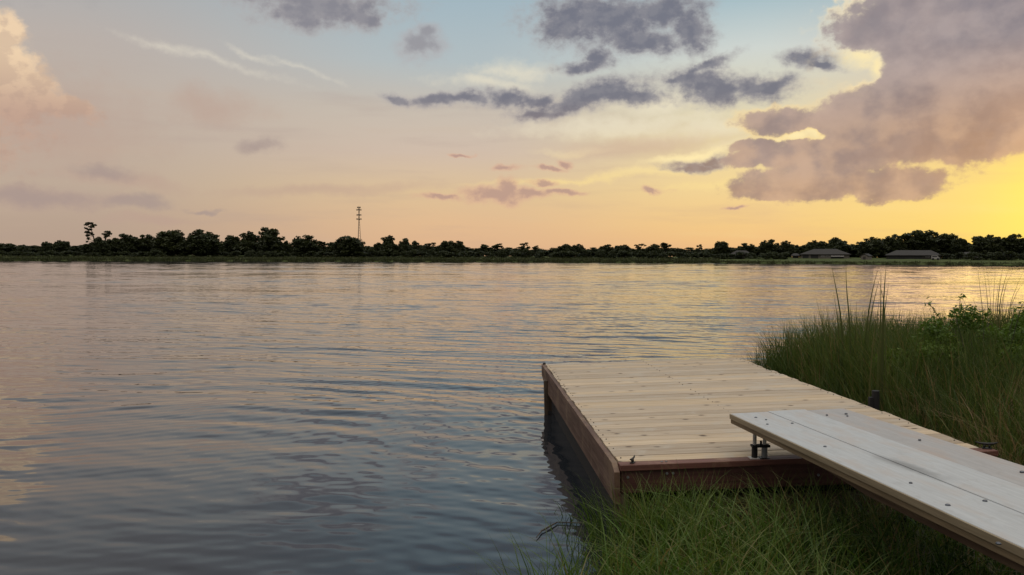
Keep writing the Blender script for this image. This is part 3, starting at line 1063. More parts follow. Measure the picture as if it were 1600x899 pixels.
# front bank, between the viewer and the dock
def front_grass():
    ch = []
    def keep(p):
        s = sdf(p)
        under = (p[:, 1] > 5.27 - (p[:, 0] - 0.7) * 0.055)
        return (s > -0.10) & (~under) & (rng.random(len(p)) < np.clip(0.25 + s * 4 + 0.4, 0.15, 1) * (0.35 + 0.9 * clumpy(p, 5, 3)))
    p = scatter(-1.0, 4.2, 2.2, 5.5, 12000, keep)
    n = len(p)
    z = ground_z(p)
    c = clumpy(p, 4, 9)
    right = np.clip((p[:, 0] - 1.5) / 1.0, 0, 1)
    left = np.exp(-((p[:, 0] - 0.95) / 0.40) ** 2)
    h = (0.26 + 0.34 * rng.random(n) ** 1.3) * (0.7 + 0.75 * c) * (1 - 0.12 * right) * (1 + 0.25 * left)
    # keep the grass under the gangway lower than its boards
    h = np.minimum(h, np.where(p[:, 1] > 4.9, 0.50, 0.62))
    tint = np.clip(0.05 + 0.55 * clumpy(p, 6, 31) + rng.normal(0, 0.16, n) - 0.30 * right + 0.46 * left, 0, 0.86)
    dry = rng.random(n) < 0.10
    tint[dry] = rng.uniform(0.88, 1.0, dry.sum())
    ch.append(blades(np.c_[p, z - 0.02], h, rng.uniform(0.15, 0.95, n), rng.uniform(0, 6.283, n), rng.uniform(0.005, 0.014, n), 5, 1.0, tint))
    # taller flowering stalks
    p = scatter(0.9, 3.4, 3.8, 5.25, 420, lambda p: (sdf(p) > 0.02) & (p[:, 1] < 5.2 - (p[:, 0] - 0.7) * 0.055))
    n = len(p)
    ch.append(blades(np.c_[p, ground_z(p)], rng.uniform(0.40, 0.62, n), rng.uniform(0.1, 0.5, n), rng.uniform(0, 6.283, n), rng.uniform(0.004, 0.007, n), 6, 1.2, rng.uniform(0.7, 1.0, n)))
    # long arching blades and a few broken dry stems
    p = scatter(0.6, 3.6, 3.6, 5.2, 700, lambda p: (sdf(p) > 0.0) & (p[:, 1] < 5.2 - (p[:, 0] - 0.7) * 0.055))
    n = len(p)
    ch.append(blades(np.c_[p, ground_z(p)], rng.uniform(0.35, 0.62, n), rng.uniform(0.5, 1.5, n), rng.uniform(0, 6.283, n), rng.uniform(0.007, 0.013, n), 7, 1.4, np.clip(rng.normal(0.6, 0.25, n), 0, 1)))
    p = scatter(0.6, 3.6, 3.6, 5.2, 260, lambda p: (sdf(p) > 0.0) & (p[:, 1] < 5.2 - (p[:, 0] - 0.7) * 0.055))
    n = len(p)
    ch.append(blades(np.c_[p, ground_z(p) + 0.1], rng.uniform(0.1, 0.35, n), rng.uniform(1.0, 2.6, n), rng.uniform(0, 6.283, n), rng.uniform(0.004, 0.008, n), 5, 0.3, rng.uniform(0.88, 1.0, n)))
    # blades leaning out over the water by the corner of the dock
    p = scatter(0.50, 0.85, 4.7, 5.6, 190, lambda p: (p[:, 0] < 0.62 + 0.1 * (p[:, 1] - 4.7)) | (p[:, 1] < 5.2))
    n = len(p)
    ch.append(blades(np.c_[p, np.full(n, -0.03)], rng.uniform(0.22, 0.52, n), rng.uniform(0.1, 0.9, n), rng.uniform(2.0, 4.6, n), rng.uniform(0.005, 0.011, n), 6, 1.2, np.clip(rng.normal(0.35, 0.25, n), 0, 0.9)))
    p = np.c_[rng.normal(0.88, 0.16, 420), rng.uniform(4.75, 5.2, 420)]
    p = p[sdf(p) > -0.12]
    n = len(p)
    ch.append(blades(np.c_[p, np.maximum(ground_z(p), -0.02)], rng.uniform(0.32, 0.60, n), rng.uniform(0.1, 0.7, n), rng.uniform(0, 6.283, n), rng.uniform(0.006, 0.012, n), 6, 1.3, np.clip(rng.normal(0.55, 0.22, n), 0, 0.86)))
    o = blade_obj('bank_grass', ch, GRASS)
    tag(o, 'green grass tufts crowding the bank in front of the dock and under the gangway', 'grass', kind='stuff')


front_grass()


# thin shoots standing in the shallow water left of the bank grass
def shoots():
    p = scatter(0.12, 0.72, 4.75, 6.0, 420, lambda p: (sdf(p) < 0.02) & (rng.random(len(p)) < np.clip((p[:, 0] - 0.12) / 0.55, 0.04, 1) ** 1.4) & (p[:, 0] < 0.62 + (5.4 - p[:, 1]) * 0.05))
    n = len(p)
    h = rng.uniform(0.05, 0.22, n) * (0.6 + 0.9 * np.clip((p[:, 0] - 0.1) / 0.5, 0, 1))
    a = blades(np.c_[p, np.full(n, -0.03)], h, rng.uniform(0.05, 1.0, n), rng.uniform(0, 6.283, n), rng.uniform(0.004, 0.008, n), 5, 1.0, rng.uniform(0.0, 0.45, n))
    tag(blade_obj('water_shoots', [a], GRASS), 'sparse thin grass shoots standing in the water beside the bank grass', 'grass', kind='stuff')


shoots()


# tall marsh grass on the right bank
def marsh_h(p):
    x, y = p[:, 0], p[:, 1]
    s = sdf(p)
    h = np.interp(x, [2.7, 3.05, 3.5, 4.1, 5.2, 6.2, 8], [0.66, 0.84, 1.02, 1.12, 1.16, 1.25, 1.3])
    near = np.clip((6.9 - y) / 1.6, 0, 1)
    h = h * (1 - 0.25 * near)
    edge = np.clip((x - (3.02 + np.maximum(0, 0.38 - np.abs(y - 7.0) * 0.12))) / 0.35, 0.0, 1)
    return h * (0.62 + 0.38 * edge)


def deck_edge_x(y):
    return 0.6984 + DW * math.cos(0.0572) + (y - 5.39 - 0.14) * -0.0572 + 0.06


def marsh():
    ch = []
    def keep(p):
        s = sdf(p)
        return (s > -0.06) & (p[:, 0] > deck_edge_x(p[:, 1]) + 0.04) & (p[:, 0] < p[:, 1] * 0.66 + 0.9)
    p = scatter(2.7, 8.2, 4.3, 11.2, 50000, keep)
    n = len(p)
    c = clumpy(p, 3, 21)
    h = marsh_h(p) * (1.04 - 0.5 * rng.random(n) ** 2.2) * (0.88 + 0.22 * c)
    tint = np.clip(-0.05 + 0.45 * c + 0.5 * clumpy(p, 9, 5) + rng.normal(0, 0.17, n), 0, 0.86)
    nearness = np.clip((7.6 - p[:, 1]) / 1.8, 0, 1) * np.clip((p[:, 0] - 3.0) / 0.6, 0, 1)
    dry = rng.random(n) < 0.05 + 0.20 * nearness
    tint[dry] = rng.uniform(0.87, 1.0, dry.sum())
    ch.append(blades(np.c_[p, ground_z(p) - 0.02], h, rng.uniform(0.05, 0.48, n), rng.uniform(0, 6.283, n), rng.uniform(0.008, 0.018, n), 5, 1.3, tint))
    # bent dry straws at the near right
    p = scatter(3.35, 5.0, 5.0, 7.6, 900, keep)
    n = len(p)
    ch.append(blades(np.c_[p, ground_z(p) + rng.uniform(0.0, 0.35, n)], rng.uniform(0.3, 0.8, n), rng.uniform(0.5, 1.6, n), rng.uniform(0, 6.283, n), rng.uniform(0.004, 0.007, n), 6, 1.0, rng.uniform(0.88, 1.0, n)))
    tag(blade_obj('marsh_grass', ch, MARSH), 'thick dark marsh grass on the bank right of the dock', 'grass', kind='stuff')


marsh()


# blade traced through photo points at a real distance
def strap(points, Y, w0, seg=10, tint=0.5, face=0.0, base=None):
    pts = [at(px, py, Y) for px, py in points]
    if base is not None:
        pts = [Vector(base)] + pts
    pts = np.array([tuple(p) for p in pts])
    d = np.r_[0, np.cumsum(np.linalg.norm(np.diff(pts, axis=0), axis=1))]
    s = np.linspace(0, d[-1], seg + 1)
    c = np.stack([np.interp(s, d, pts[:, i]) for i in range(3)], -1)
    for _ in range(2):
        c[1:-1] = (c[:-2] + 2 * c[1:-1] + c[2:]) / 4
    t = np.linspace(0, 1, seg + 1)
    w = w0 * 0.62 * np.clip(1 - t ** 3, 0.04, 1)
    off = np.stack([np.cos(face) * w, np.sin(face) * w, 0 * w], -1)
    V_ = np.stack([c - off, c + off], 1).reshape(-1, 3)
    Q = np.array([[2 * i, 2 * i + 1, 2 * i + 3, 2 * i + 2] for i in range(seg)])
    return V_, Q, np.full(len(V_), tint), np.repeat(t, 2)


def stalk_plant(name, straps, label, cat, mat, base, group=None):
    """one plant: a root crown that parents each leaf"""
    e = empty(name, base)
    tag(e, label, cat, group)
    for s_ in straps:
        v, q_, t, a = s_
        o = blade_obj('leaf', [(v - np.array(tuple(base)), q_, t, a)], mat, e)
    return e


def gbase(px, Y, dz=0.0):
    x = at(px, 500, Y).x
    z = float(ground_z(np.array([[x, Y]]))[0])
    return Vector((x, Y, z + dz))


b = gbase(1377, 7.6)
stalk_plant('cattail', [
    strap([(1373, 560), (1377, 490), (1376, 424)], 7.6, 0.020, tint=0.5, face=0.2, base=b + Vector((-0.05, 0.0, 0))),
    strap([(1379, 560), (1380, 480), (1382, 430), (1385, 412)], 7.62, 0.022, tint=0.35, face=-0.2, base=b + Vector((0.03, 0.02, 0))),
    strap([(1384, 570), (1383, 480), (1378, 426), (1372, 420), (1366, 432)], 7.58, 0.018, tint=0.6, face=0.6, base=b + Vector((0.06, -0.01, 0))),
    strap([(1376, 570), (1381, 490), (1386, 455), (1389, 440)], 7.65, 0.018, tint=0.7, face=0.1, base=b + Vector((-0.01, 0.05, 0))),
    strap([(1366, 570), (1372, 480), (1377, 430), (1380, 414)], 7.6, 0.017, tint=0.45, face=0.9, base=b + Vector((-0.09, 0.02, 0))),
    strap([(1360, 580), (1366, 515), (1374, 470)], 7.55, 0.016, tint=0.8, face=0.3, base=b + Vector((-0.13, -0.02, 0))),
    strap([(1372, 600), (1370, 560), (1379, 500)], 7.5, 0.018, tint=0.55, face=0.3, base=b + Vector((-0.03, -0.05, 0)))],
    'tallest cattail clump of many blades bunched in one stem above the marsh grass', 'cattail', CATT, b)
b = gbase(1352, 8.6)
stalk_plant('cattail', [
    strap([(1353, 512), (1361, 462), (1366, 436), (1374, 413)], 8.6, 0.020, tint=0.3, face=0.3, base=b),
    strap([(1357, 512), (1363, 478), (1375, 432)], 8.62, 0.016, tint=0.4, face=0.0, base=b)],
    'cattail with two blades leaning right, just left of the bunched clump', 'cattail', CATT, b)
b = gbase(1330, 8.8)
stalk_plant('cattail', [
    strap([(1329, 508), (1322, 450), (1320, 435), (1322, 411)], 8.8, 0.020, tint=0.3, face=0.2, base=b),
    strap([(1338, 512), (1338, 490), (1338, 470)], 8.75, 0.016, tint=0.35, face=0.2, base=b)],
    'cattail with one upright blade and a short one in the middle of the marsh grass', 'cattail', CATT, b)
b = gbase(1318, 8.9)
stalk_plant('cattail', [
    strap([(1317, 508), (1307, 455), (1299, 413)], 8.9, 0.020, tint=0.3, face=0.1, base=b),
    strap([(1310, 500), (1306, 478), (1302, 455)], 8.92, 0.013, tint=0.45, face=0.1, base=b),
    strap([(1304, 500), (1302, 490), (1308, 480)], 8.92, 0.010, tint=0.45, face=0.1, base=b),
    strap([(1285, 508), (1279, 480), (1274, 462)], 8.95, 0.011, tint=0.6, face=0.1, base=b)],
    'leftmost cattail with a long thin blade leaning left', 'cattail', CATT, b)
# tall reeds behind the shrub at the right
b = gbase(1556, 8.6)
reeds = []
for (bx, tx, ty, cx_, w_) in [(1538, 1528, 416, 1529, .010), (1545, 1536, 416, 1541, .009), (1549, 1542, 424, 1547, .008), (1551, 1556, 416, 1553, .010), (1558, 1568, 415, 1560, .013),
                              (1560, 1578, 416, 1565, .013), (1562, 1583, 421, 1568, .009), (1574, 1600, 440, 1586, .012), (1572, 1601, 420, 1588, .010), (1555, 1565, 424, 1557, .008),
                              (1516, 1490, 450, 1508, .008), (1530, 1518, 462, 1526, .008), (1583, 1588, 462, 1586, .008), (1566, 1574, 432, 1568, .008)]:
    reeds.append(strap([(bx, 490), ((bx + cx_) / 2, 470), (cx_, (ty + 470) / 2), (tx, ty)], 8.6 + rnd.uniform(-.1, .1), w_, tint=rnd.uniform(0.5, 1), face=rnd.uniform(-.3, .3), base=(b.x + (bx - 1556) / 1300 * 8.6, 8.6, b.z)))
stalk_plant('reed_clump', reeds, 'fan of tall thin reeds rising behind the leafy shrub at the right edge', 'reeds', CATT, b)


# leafy shrub on the right bank
def leaf_cloud(centers, radii, n, size, flat=0.8, seed=1, tintbase=0.5, pointy=1.9):
    r_ = np.random.default_rng(seed)
    k = r_.choice(len(centers), n, p=np.array(radii).prod(1) / np.array(radii).prod(1).sum())
    d = r_.normal(size=(n, 3))
    d /= np.linalg.norm(d, axis=1)[:, None]
    rad = r_.random(n) ** 0.45
    c = np.array(centers)[k] + d * rad[:, None] * np.array(radii)[k]
    a = r_.normal(size=(n, 3))
    a[:, 2] *= flat
    a /= np.linalg.norm(a, axis=1)[:, None]
    bb = np.cross(a, r_.normal(size=(n, 3)))
    bb /= np.linalg.norm(bb, axis=1)[:, None]
    s = size * r_.uniform(0.6, 1.3, n)[:, None]
    V_ = np.stack([c - a * s * pointy * .5, c + bb * s * .5, c + a * s * pointy * .5, c - bb * s * .5], 1).reshape(-1, 3)
    Q = np.arange(4 * n).reshape(n, 4)
    tn = np.clip(r_.normal(tintbase, 0.2, len(centers))[k] + r_.normal(0, 0.12, n), 0, 1)
    return V_, Q, np.repeat(tn, 4), np.zeros(4 * n)


def shrub(name, px, Y, top_py, wid, label, seed, n=5200, size=0.03):
    b_ = gbase(px, Y)
    h_ = top_height(px, top_py, b_)
    e = empty(name, b_)
    tag(e, label, 'shrub')
    r_ = random.Random(seed)
    cs, rs_ = [], []
    st_ = MB()
    for i in range(26):
        a, rr = r_.uniform(0, 6.28), wid * math.sqrt(r_.random())
        zz = h_ * r_.uniform(0.42, 0.90) * (1 - 0.35 * (rr / wid) ** 2)
        cs.append((rr * math.cos(a), rr * math.sin(a), zz))
        s_ = r_.uniform(0.10, 0.2)
        rs_.append((s_ * 1.2, s_ * 1.2, s_))
        st_.tube([(0.1 * math.cos(a), 0.1 * math.sin(a), 0), (rr * .5 * math.cos(a), rr * .5 * math.sin(a), zz * .55), cs[-1]], [.008, .006, .003], 5)
    # sprays that stick out of the top
    for i in range(7):
        a, rr = r_.uniform(0, 6.28), wid * r_.uniform(0.2, 0.9)
        zz = h_ * r_.uniform(0.88, 1.0)
        for k_ in range(4):
            cs.append((rr * math.cos(a) * (1 + .06 * k_), rr * math.sin(a), zz - 0.07 * k_))
            rs_.append((0.035, 0.035, 0.045))
        st_.tube([(rr * .5 * math.cos(a), rr * .5 * math.sin(a), h_ * .5), cs[-4]], [.005, .002], 5)
    blade_obj('foliage', [leaf_cloud(cs, rs_, n, size, 0.6, seed)], BUSH, e)
    st_.build('stem', M_trunk, e)


shrub('leafy_shrub', 1545, 7.9, 472, 0.85, 'leafy green shrub in the marsh grass below the tall reeds at the right edge', 4, 20000, 0.021)
shrub('leafy_shrub', 1462, 8.8, 496, 0.24, 'small leafy shrub poking out of the marsh grass left of the larger shrub', 8, 2600, 0.020)
b = gbase(1458, 8.5)
e_ = empty('leafy_sprig', b)
tag(e_, 'thin leafy sprig standing out above the marsh grass against the water', 'plant')
sp = [at(1470, 500, 8.5) - b, at(1462, 488, 8.5) - b, at(1456, 480, 8.5) - b, at(1447, 473, 8.5) - b]
sp2 = [at(1496, 500, 8.5) - b, at(1499, 480, 8.5) - b, at(1501, 464, 8.5) - b]
mb = MB()
mb.tube([Vector((0.05, 0, 0))] + sp, [.006, .004, .003, .003, .002], 5)
mb.tube([Vector((0.1, 0, 0))] + sp2, [.006, .004, .003, .002], 5)
mb.build('stem', M_trunk, e_)
blade_obj('foliage', [leaf_cloud([tuple(v) for v in sp + sp2[1:]], [(.045, .045, .05)] * 6, 60, 0.019, 0.8, 5, 0.6, 2.8)], BUSH, e_)

# drifting twig in the water by the grass
tw = at(871, 817, 5.75)
pt = [EYE + ray(px, py) * (-(CAM_H - 0.012) / ray(px, py).z) for px, py in [(838, 840), (846, 830), (858, 823), (871, 816)]]
mb = MB()
mb.tube([tuple(p - pt[0]) for p in pt], [0.003, 0.005, 0.006, 0.004], 6)
mb.tube([tuple(pt[3] - pt[0]), tuple(pt[3] - pt[0] + Vector((0.16, -0.02, 0.0))), tuple(pt[3] - pt[0] + Vector((0.34, 0.02, 0.02)))], [0.003, 0.004, 0.005], 6)
o = mb.build('twig', M_trunk, None)
o.location = pt[0]
tag(o, 'thin dark bent twig floating in the water left of the bank grass', 'twig')


# ------------------------------------------------------------------ far trees
def crown_mesh(name, kind, seed, n=1500):
    """unit crown: spans roughly -0.5..0.5 in x,y and up to 1 in z"""
    r_ = random.Random(seed)
    cs, rs_ = [], []
    if kind == 'oak':
        for i in range(70):
            a = r_.uniform(0, 6.28)
            z = r_.uniform(0.08, 0.90)
            env = math.sqrt(max(0.02, 1 - ((z - 0.38) / 0.56) ** 2)) * 0.46
            rr = env * r_.random() ** 0.3
            s_ = r_.uniform(0.08, 0.13)
            cs.append((rr * math.cos(a), rr * math.sin(a), z))
            rs_.append((s_, s_, s_ * 0.72))
        cs.append((0, 0, 0.42))
        rs_.append((0.40, 0.40, 0.40))
    elif kind == 'tall':
        for i in range(48):
            a = r_.uniform(0, 6.28)
            z = r_.uniform(0.06, 0.94)
            env = (0.46 if z < 0.5 else 0.42 * (1 - ((z - 0.5) / 0.5) ** 1.7)) + 0.03
            rr = env * math.sqrt(r_.random())
            s_ = r_.uniform(0.07, 0.13)
            cs.append((rr * math.cos(a), rr * math.sin(a), z))
            rs_.append((s_, s_, s_ * 0.7))
        cs += [(0, 0, 0.36), (0, 0, 0.62)]
        rs_ += [(0.38, 0.38, 0.34), (0.24, 0.24, 0.26)]
    elif kind == 'pine':
        for i in range(40):
            a = r_.uniform(0, 6.28)
            z = r_.uniform(0.12, 0.95)
            rr = r_.uniform(0.05, 0.46) * (1.2 - 0.62 * z)
            s_ = r_.uniform(0.07, 0.12)
            cs.append((rr * math.cos(a), rr * math.sin(a), z))
            rs_.append((s_ * 1.2, s_ * 1.2, s_ * 0.5))
    else:
        for i in range(22):
            a = r_.uniform(0, 6.28)
            z = r_.uniform(-0.02, 0.75)
            rr = 0.38 * math.sqrt(r_.random()) * (1.1 - 0.5 * z)
            s_ = r_.uniform(0.12, 0.2)
            cs.append((rr * math.cos(a), rr * math.sin(a), z))
            rs_.append((s_, s_, s_ * 0.9))
    v, q_, t, a_ = leaf_cloud(cs, rs_, n, 0.05, 0.6, seed, 0.45, 1.5)
    me = np_mesh(name, v, q_, attrs={'tint': t, 'along': a_})
    me.materials.append(TREE)
    m_ = MB()
    topz = 0.8 if kind != 'bush' else 0.4
    m_.tube([(0, 0, -0.05), (0.01, 0, 0.3), (0, 0.01, topz)], [0.035, 0.025, 0.008], 7)
    for c in cs[::3]:
        m_.tube([(0, 0, max(0.12, c[2] * 0.55)), c], [0.014, 0.004], 5)
    tm = bpy.data.meshes.new('trunk')
    tm.from_pydata(m_.v, [], m_.f)
    tm.materials.append(M_trunk)
    return me, tm


PROTO = {}
for kind, cnt in (('oak', 4), ('tall', 3), ('pine', 3), ('bush', 3)):
    PROTO[kind] = [crown_mesh('crown', kind, 100 + 13 * i + len(kind), {'oak': 8500, 'tall': 6500, 'pine': 2600, 'bush': 2200}[kind]) for i in range(cnt)]
NAMES = {'oak': 'oak_tree', 'tall': 'broadleaf_tree', 'pine': 'pine_tree', 'bush': 'bush'}


def tree(kind, px, top, wpx, back, label, group=None, cat='tree'):
    b_ = on_shore(px, back)
    h_ = top_height(px, top, b_) * (1.07 if kind != 'bush' else 1.1)
    w_ = wpx / F_PX * b_.y * 1.14
    cm, tm = rnd.choice(PROTO[kind])
    e = empty(NAMES[kind], b_, rnd.uniform(0, 6.28))
    e.scale = (w_, w_, h_)
    tag(e, label, cat, group)
    for nm, me in (('crown', cm), ('trunk', tm)):
        o_ = bpy.data.objects.new(nm, me)
        COL.objects.link(o_)
        o_.parent = e
    return e


TREES = [
    ('oak', 12, 381, 34, 30, 'low round tree at the far left end of the wood'),
    ('bush', 36, 381, 26, 24, 'low bushy tree second from the left end of the wood'),
    ('oak', 74, 377, 18, 26, 'small domed tree left of the pair before the tall pine'),
    ('oak', 97, 375, 26, 26, 'round tree just left of the tall bare pine'),
    ('oak', 157, 371, 26, 22, 'dark round tree at the foot of the tall bare pine'),
    ('oak', 179, 372, 26, 28, 'small tree between the stunted pine and the left oaks'),
    ('oak', 198, 367, 38, 28, 'broad oak right of the stunted pine with a domed top'),
    ('oak', 228, 368, 36, 34, 'paler oak with a flat top behind the left clump'),
    ('oak', 266, 361, 50, 24, 'big dark oak left of the widest pair on the left shore'),
    ('oak', 316, 360, 56, 24, 'widest dark oak on the left shore with a sloping right side'),
    ('oak', 364, 369, 28, 30, 'low oak left of the peaked tree, right of a pale gap'),
    ('tall', 388, 364, 40, 30, 'oak against the left side of the highest peaked tree'),
    ('tall', 421, 357, 48, 26, 'highest peaked broadleaf tree on the left shore'),
    ('tall', 447, 377, 16, 30, 'tiny treetop in the dip right of the highest peaked tree'),
    ('oak', 476, 369, 42, 26, 'domed oak between the highest peaked tree and the tower'),
    ('pine', 505, 377, 22, 40, 'thin pale tree in the gap left of the tower oak'),
    ('oak', 523, 378, 24, 30, 'low shoulder tree on the left of the tower oak'),
    ('oak', 547, 368, 46, 24, 'large dark oak standing in front of the tower foot'),
    ('bush', 578, 384, 26, 30, 'low bushy tree right of the tower foot'),
    ('tall', 607, 370, 32, 26, 'spiky topped tree, first peak right of the tower'),
    ('tall', 592, 380, 20, 28, 'lower shoulder tree left of the spiky topped tree'),
    ('tall', 633, 374, 26, 28, 'two-lobed tree right of the spiky topped tree'),
    ('tall', 648, 377, 18, 30, 'small pointed tree leaning on the two-lobed tree'),
    ('pine', 672, 380, 26, 36, 'thin pine right of the pointed tree'),
    ('oak', 699, 377, 32, 30, 'low broad tree, left of the pair before the flat middle wood'),
    ('tall', 718, 377, 20, 34, 'narrow tree, right of the pair before the flat middle wood'),
    ('pine', 756, 382, 22, 36, 'ragged little pine where the tree line dips'),
    ('pine', 776, 381, 24, 32, 'ragged pine left of the lowest stretch of wood'),
    ('pine', 818, 380, 20, 34, 'pine with a tufted top just left of the lowest dip'),
    ('pine', 836, 384, 14, 34, 'tiny sharp pine at the edge of the lowest dip'),
    ('oak', 882, 382, 30, 30, 'round-topped tree right of the lowest dip'),
    ('oak', 903, 382, 26, 34, 'round-topped tree joined to the right of its twin in the middle wood'),
    ('oak', 948, 383, 24, 30, 'low domed tree left of the long even stretch'),
    ('oak', 972, 382, 28, 32, 'domed tree in the long even stretch of middle wood'),
    ('pine', 1000, 382, 24, 36, 'flat-topped pine in the long even stretch'),
    ('oak', 1020, 382, 28, 32, 'broad tree left of the pine with a hooked top'),
    ('pine', 1040, 379.5, 20, 34, 'pine with a hooked top standing above the middle wood'),
    ('pine', 1093, 383, 14, 36, 'thin open pine with sky showing through its crown'),
    ('oak', 1128, 378, 26, 30, 'rounded tree left of the low dark house'),
    ('oak', 1167, 381, 28, 40, 'domed tree behind the low dark house'),
    ('oak', 1201, 375.5, 30, 34, 'steep round tree between the low dark house and the pale house'),
    ('oak', 1229, 377, 24, 38, 'flat-topped tree left of the pale house'),
    ('oak', 1276, 375, 30, 48, 'tree behind the roof of the pale house'),
    ('oak', 1308, 372, 38, 48, 'tallest tree behind the right end of the pale house'),
    ('oak', 1362, 371.5, 42, 40, 'broad tree behind the little shed'),
    ('oak', 1396, 367.5, 36, 46, 'tree on the left flank of the great mound of trees'),
    ('oak', 1440, 361.5, 64, 50, 'largest mound-shaped tree behind the long house'),
    ('oak', 1478, 366.5, 44, 48, 'tree on the right flank of the great mound of trees'),
    ('oak', 1540, 366, 44, 36, 'dark oak right of the V-shaped gap by the sun'),
    ('oak', 1583, 367.5, 38, 38, 'dark oak at the far right edge near the sun'),
    ('oak', 1500, 373, 26, 44, 'low tree in the V-shaped gap by the sun'),
    ('oak', 1617, 367, 40, 36, 'dark oak cut by the right edge of the view'),
]
for kind, px, top, wpx, back, lab in TREES:
    tree(kind, px, top, wpx, back, lab, 'trees along the far shore')

# the rest of the wood: lower trees merging behind and between
prof_x = [-40, 60, 110, 200, 300, 340, 450, 520, 600, 650, 740, 800, 855, 900, 1100, 1200, 1330, 1380, 1440, 1490, 1520, 1640]
prof_y = [383, 383, 384, 374, 372, 376, 380, 383, 384, 383, 386, 386, 389, 387, 387.5, 383, 379, 376, 372, 376, 377, 374]
x = -30.0
while x < 1640:
    tp = np.interp(x, prof_x, prof_y) + rnd.uniform(0.0, 3.5)
    tree(rnd.choice(['oak', 'oak', 'tall', 'pine'] if 650 < x < 1100 else ['oak', 'oak', 'tall']), x, tp, rnd.uniform(26, 40), rnd.uniform(44, 60),
         'low dark background tree merging into the wood behind the front row', 'background trees of the far wood')
    x += rnd.uniform(11, 16)
x = -20.0
while x < 1640:
    if not (1225 < x < 1480):
        tp = rnd.uniform(389, 394) + (2 if x > 1100 else 0)
        tree('bush', x, tp, rnd.uniform(16, 30), rnd.uniform(17, 24), 'low dark bush at the foot of the far tree line', 'bushes along the foot of the far trees', 'bush')
    x += rnd.uniform(13, 24)

x = -36.0
while x < 1650:
    tree('bush', x, rnd.uniform(386, 390), rnd.uniform(26, 38), rnd.uniform(56, 66), 'dark understorey bush deep in the far wood', 'understorey bushes of the far wood', 'bush')
    x += rnd.uniform(14, 20)

# the tall bare pine and its stunted neighbour, built tuft by tuft
def tuft_pine(px_base, tufts, trunk_px, Y, label):
    b_ = at(px_base, 392, Y)
    b_.z = 1.6
    e = empty('pine_tree', b_)
    tag(e, label, 'tree', 'trees along the far shore')
    cs = [tuple(at(px, py, Y + rnd.uniform(-.6, .6)) - b_) for px, py, _, _ in tufts]
    k = Y / F_PX
    rs_ = [(rx * k, rx * k, ry * k) for _, _, rx, ry in tufts]
    blade_obj('crown', [leaf_cloud(cs, rs_, 85 * len(tufts), 0.34, 0.5, 3, 0.3, 1.6)], TREE, e)
    m_ = MB()
    tp_ = [Vector((0, 0, 0))] + [at(px, py, Y) - b_ for px, py in trunk_px]
    m_.tube(tp_, [0.30 - 0.22 * i / (len(tp_) - 1) for i in range(len(tp_))], 7)
    for c in cs:
        s_ = min(tp_, key=lambda p: abs(p.z - (c[2] - 0.6)))
        m_.tube([s_, c], [0.08, 0.04], 5)
    m_.build('trunk', M_trunk, e)


tuft_pine(150, [(140, 349, 6, 1.6), (135, 351.5, 4, 1.5), (147, 352, 4, 1.5), (143, 354.5, 5, 1.6), (134, 357, 3, 1.6), (140, 359, 4, 1.8), (136, 363, 4, 2), (142, 364.5, 3.5, 1.6), (137, 368, 3.5, 2.2), (138, 373, 3, 2.4), (145, 367, 2.5, 1.2), (136, 378, 2.2, 1.5)],
          [(148, 378), (146, 370), (143, 360), (141, 350)], 285, 'tall lone pine with a bare leaning trunk and flat tufts above the left wood')
tuft_pine(164, [(168, 362.5, 5, 1.6), (163, 366, 4, 1.8), (171, 365.5, 4, 1.8), (167, 369, 5, 2), (164, 371.5, 3, 1.4)],
          [(164, 378), (166, 370), (168, 363)], 285, 'stunted pine with a tufted top right of the tall lone pine')

# ------------------------------------------------------------------ lattice tower
TY = 430.0
tb = at(561, 392, TY)
tb.z = 2.0
tw_ = empty('radio_tower', tb)
tag(tw_, 'thin lattice radio mast with antenna rings rising behind the left wood', 'tower')
th_ = top_height(560.5, 324, tb)
M_steel = plain('tower_steel', (0.11, 0.09, 0.075, 1), 0.6, 0.3)
mb = MB()
def half(z):
    return 1.35 - (1.35 - 0.28) * min(1, z / (th_ * 0.72))
zs = np.linspace(0, th_ * 0.985, 19)
for i in range(3):
    a = i * 2.094 + 0.3
    mb.tube([(half(z) * math.cos(a), half(z) * math.sin(a), z) for z in zs], 0.11, 5)
for j in range(len(zs) - 1):
    for i in range(3):
        a, a2 = i * 2.094 + 0.3, (i + 1) * 2.094 + 0.3
        z0, z1 = zs[j], zs[j + 1]
        mb.tube([(half(z0) * math.cos(a), half(z0) * math.sin(a), z0), (half(z1) * math.cos(a2), half(z1) * math.sin(a2), z1)], 0.04, 4)
mb.build('mast', M_steel, tw_)
for fz, rr in ((0.995, 0.8), (0.945, 1.25), (0.84, 1.15), (0.755, 1.25)):
    m_ = MB()
    z = th_ * fz
    ring = [(rr * math.cos(k * math.pi / 3), rr * math.sin(k * math.pi / 3), z) for k in range(7)]
    m_.tube(ring, 0.09, 5, cap=False)
    for k in range(6):
        a = k * math.pi / 3 + 0.3
        m_.box(rr * math.cos(a) - .1, rr * math.cos(a) + .1, rr * math.sin(a) - .08, rr * math.sin(a) + .08, z - 0.38, z + 0.38)
        m_.tube([(0.25 * math.cos(a), 0.25 * math.sin(a), z), (rr * math.cos(a), rr * math.sin(a), z)], 0.05, 4)
    m_.build('antenna_ring', M_steel, tw_)
mb = MB()
mb.tube([(0, 0, th_ * 0.98), (0, 0, th_ * 1.03)], 0.06, 5)
mb.build('lightning_rod', M_steel, tw_)

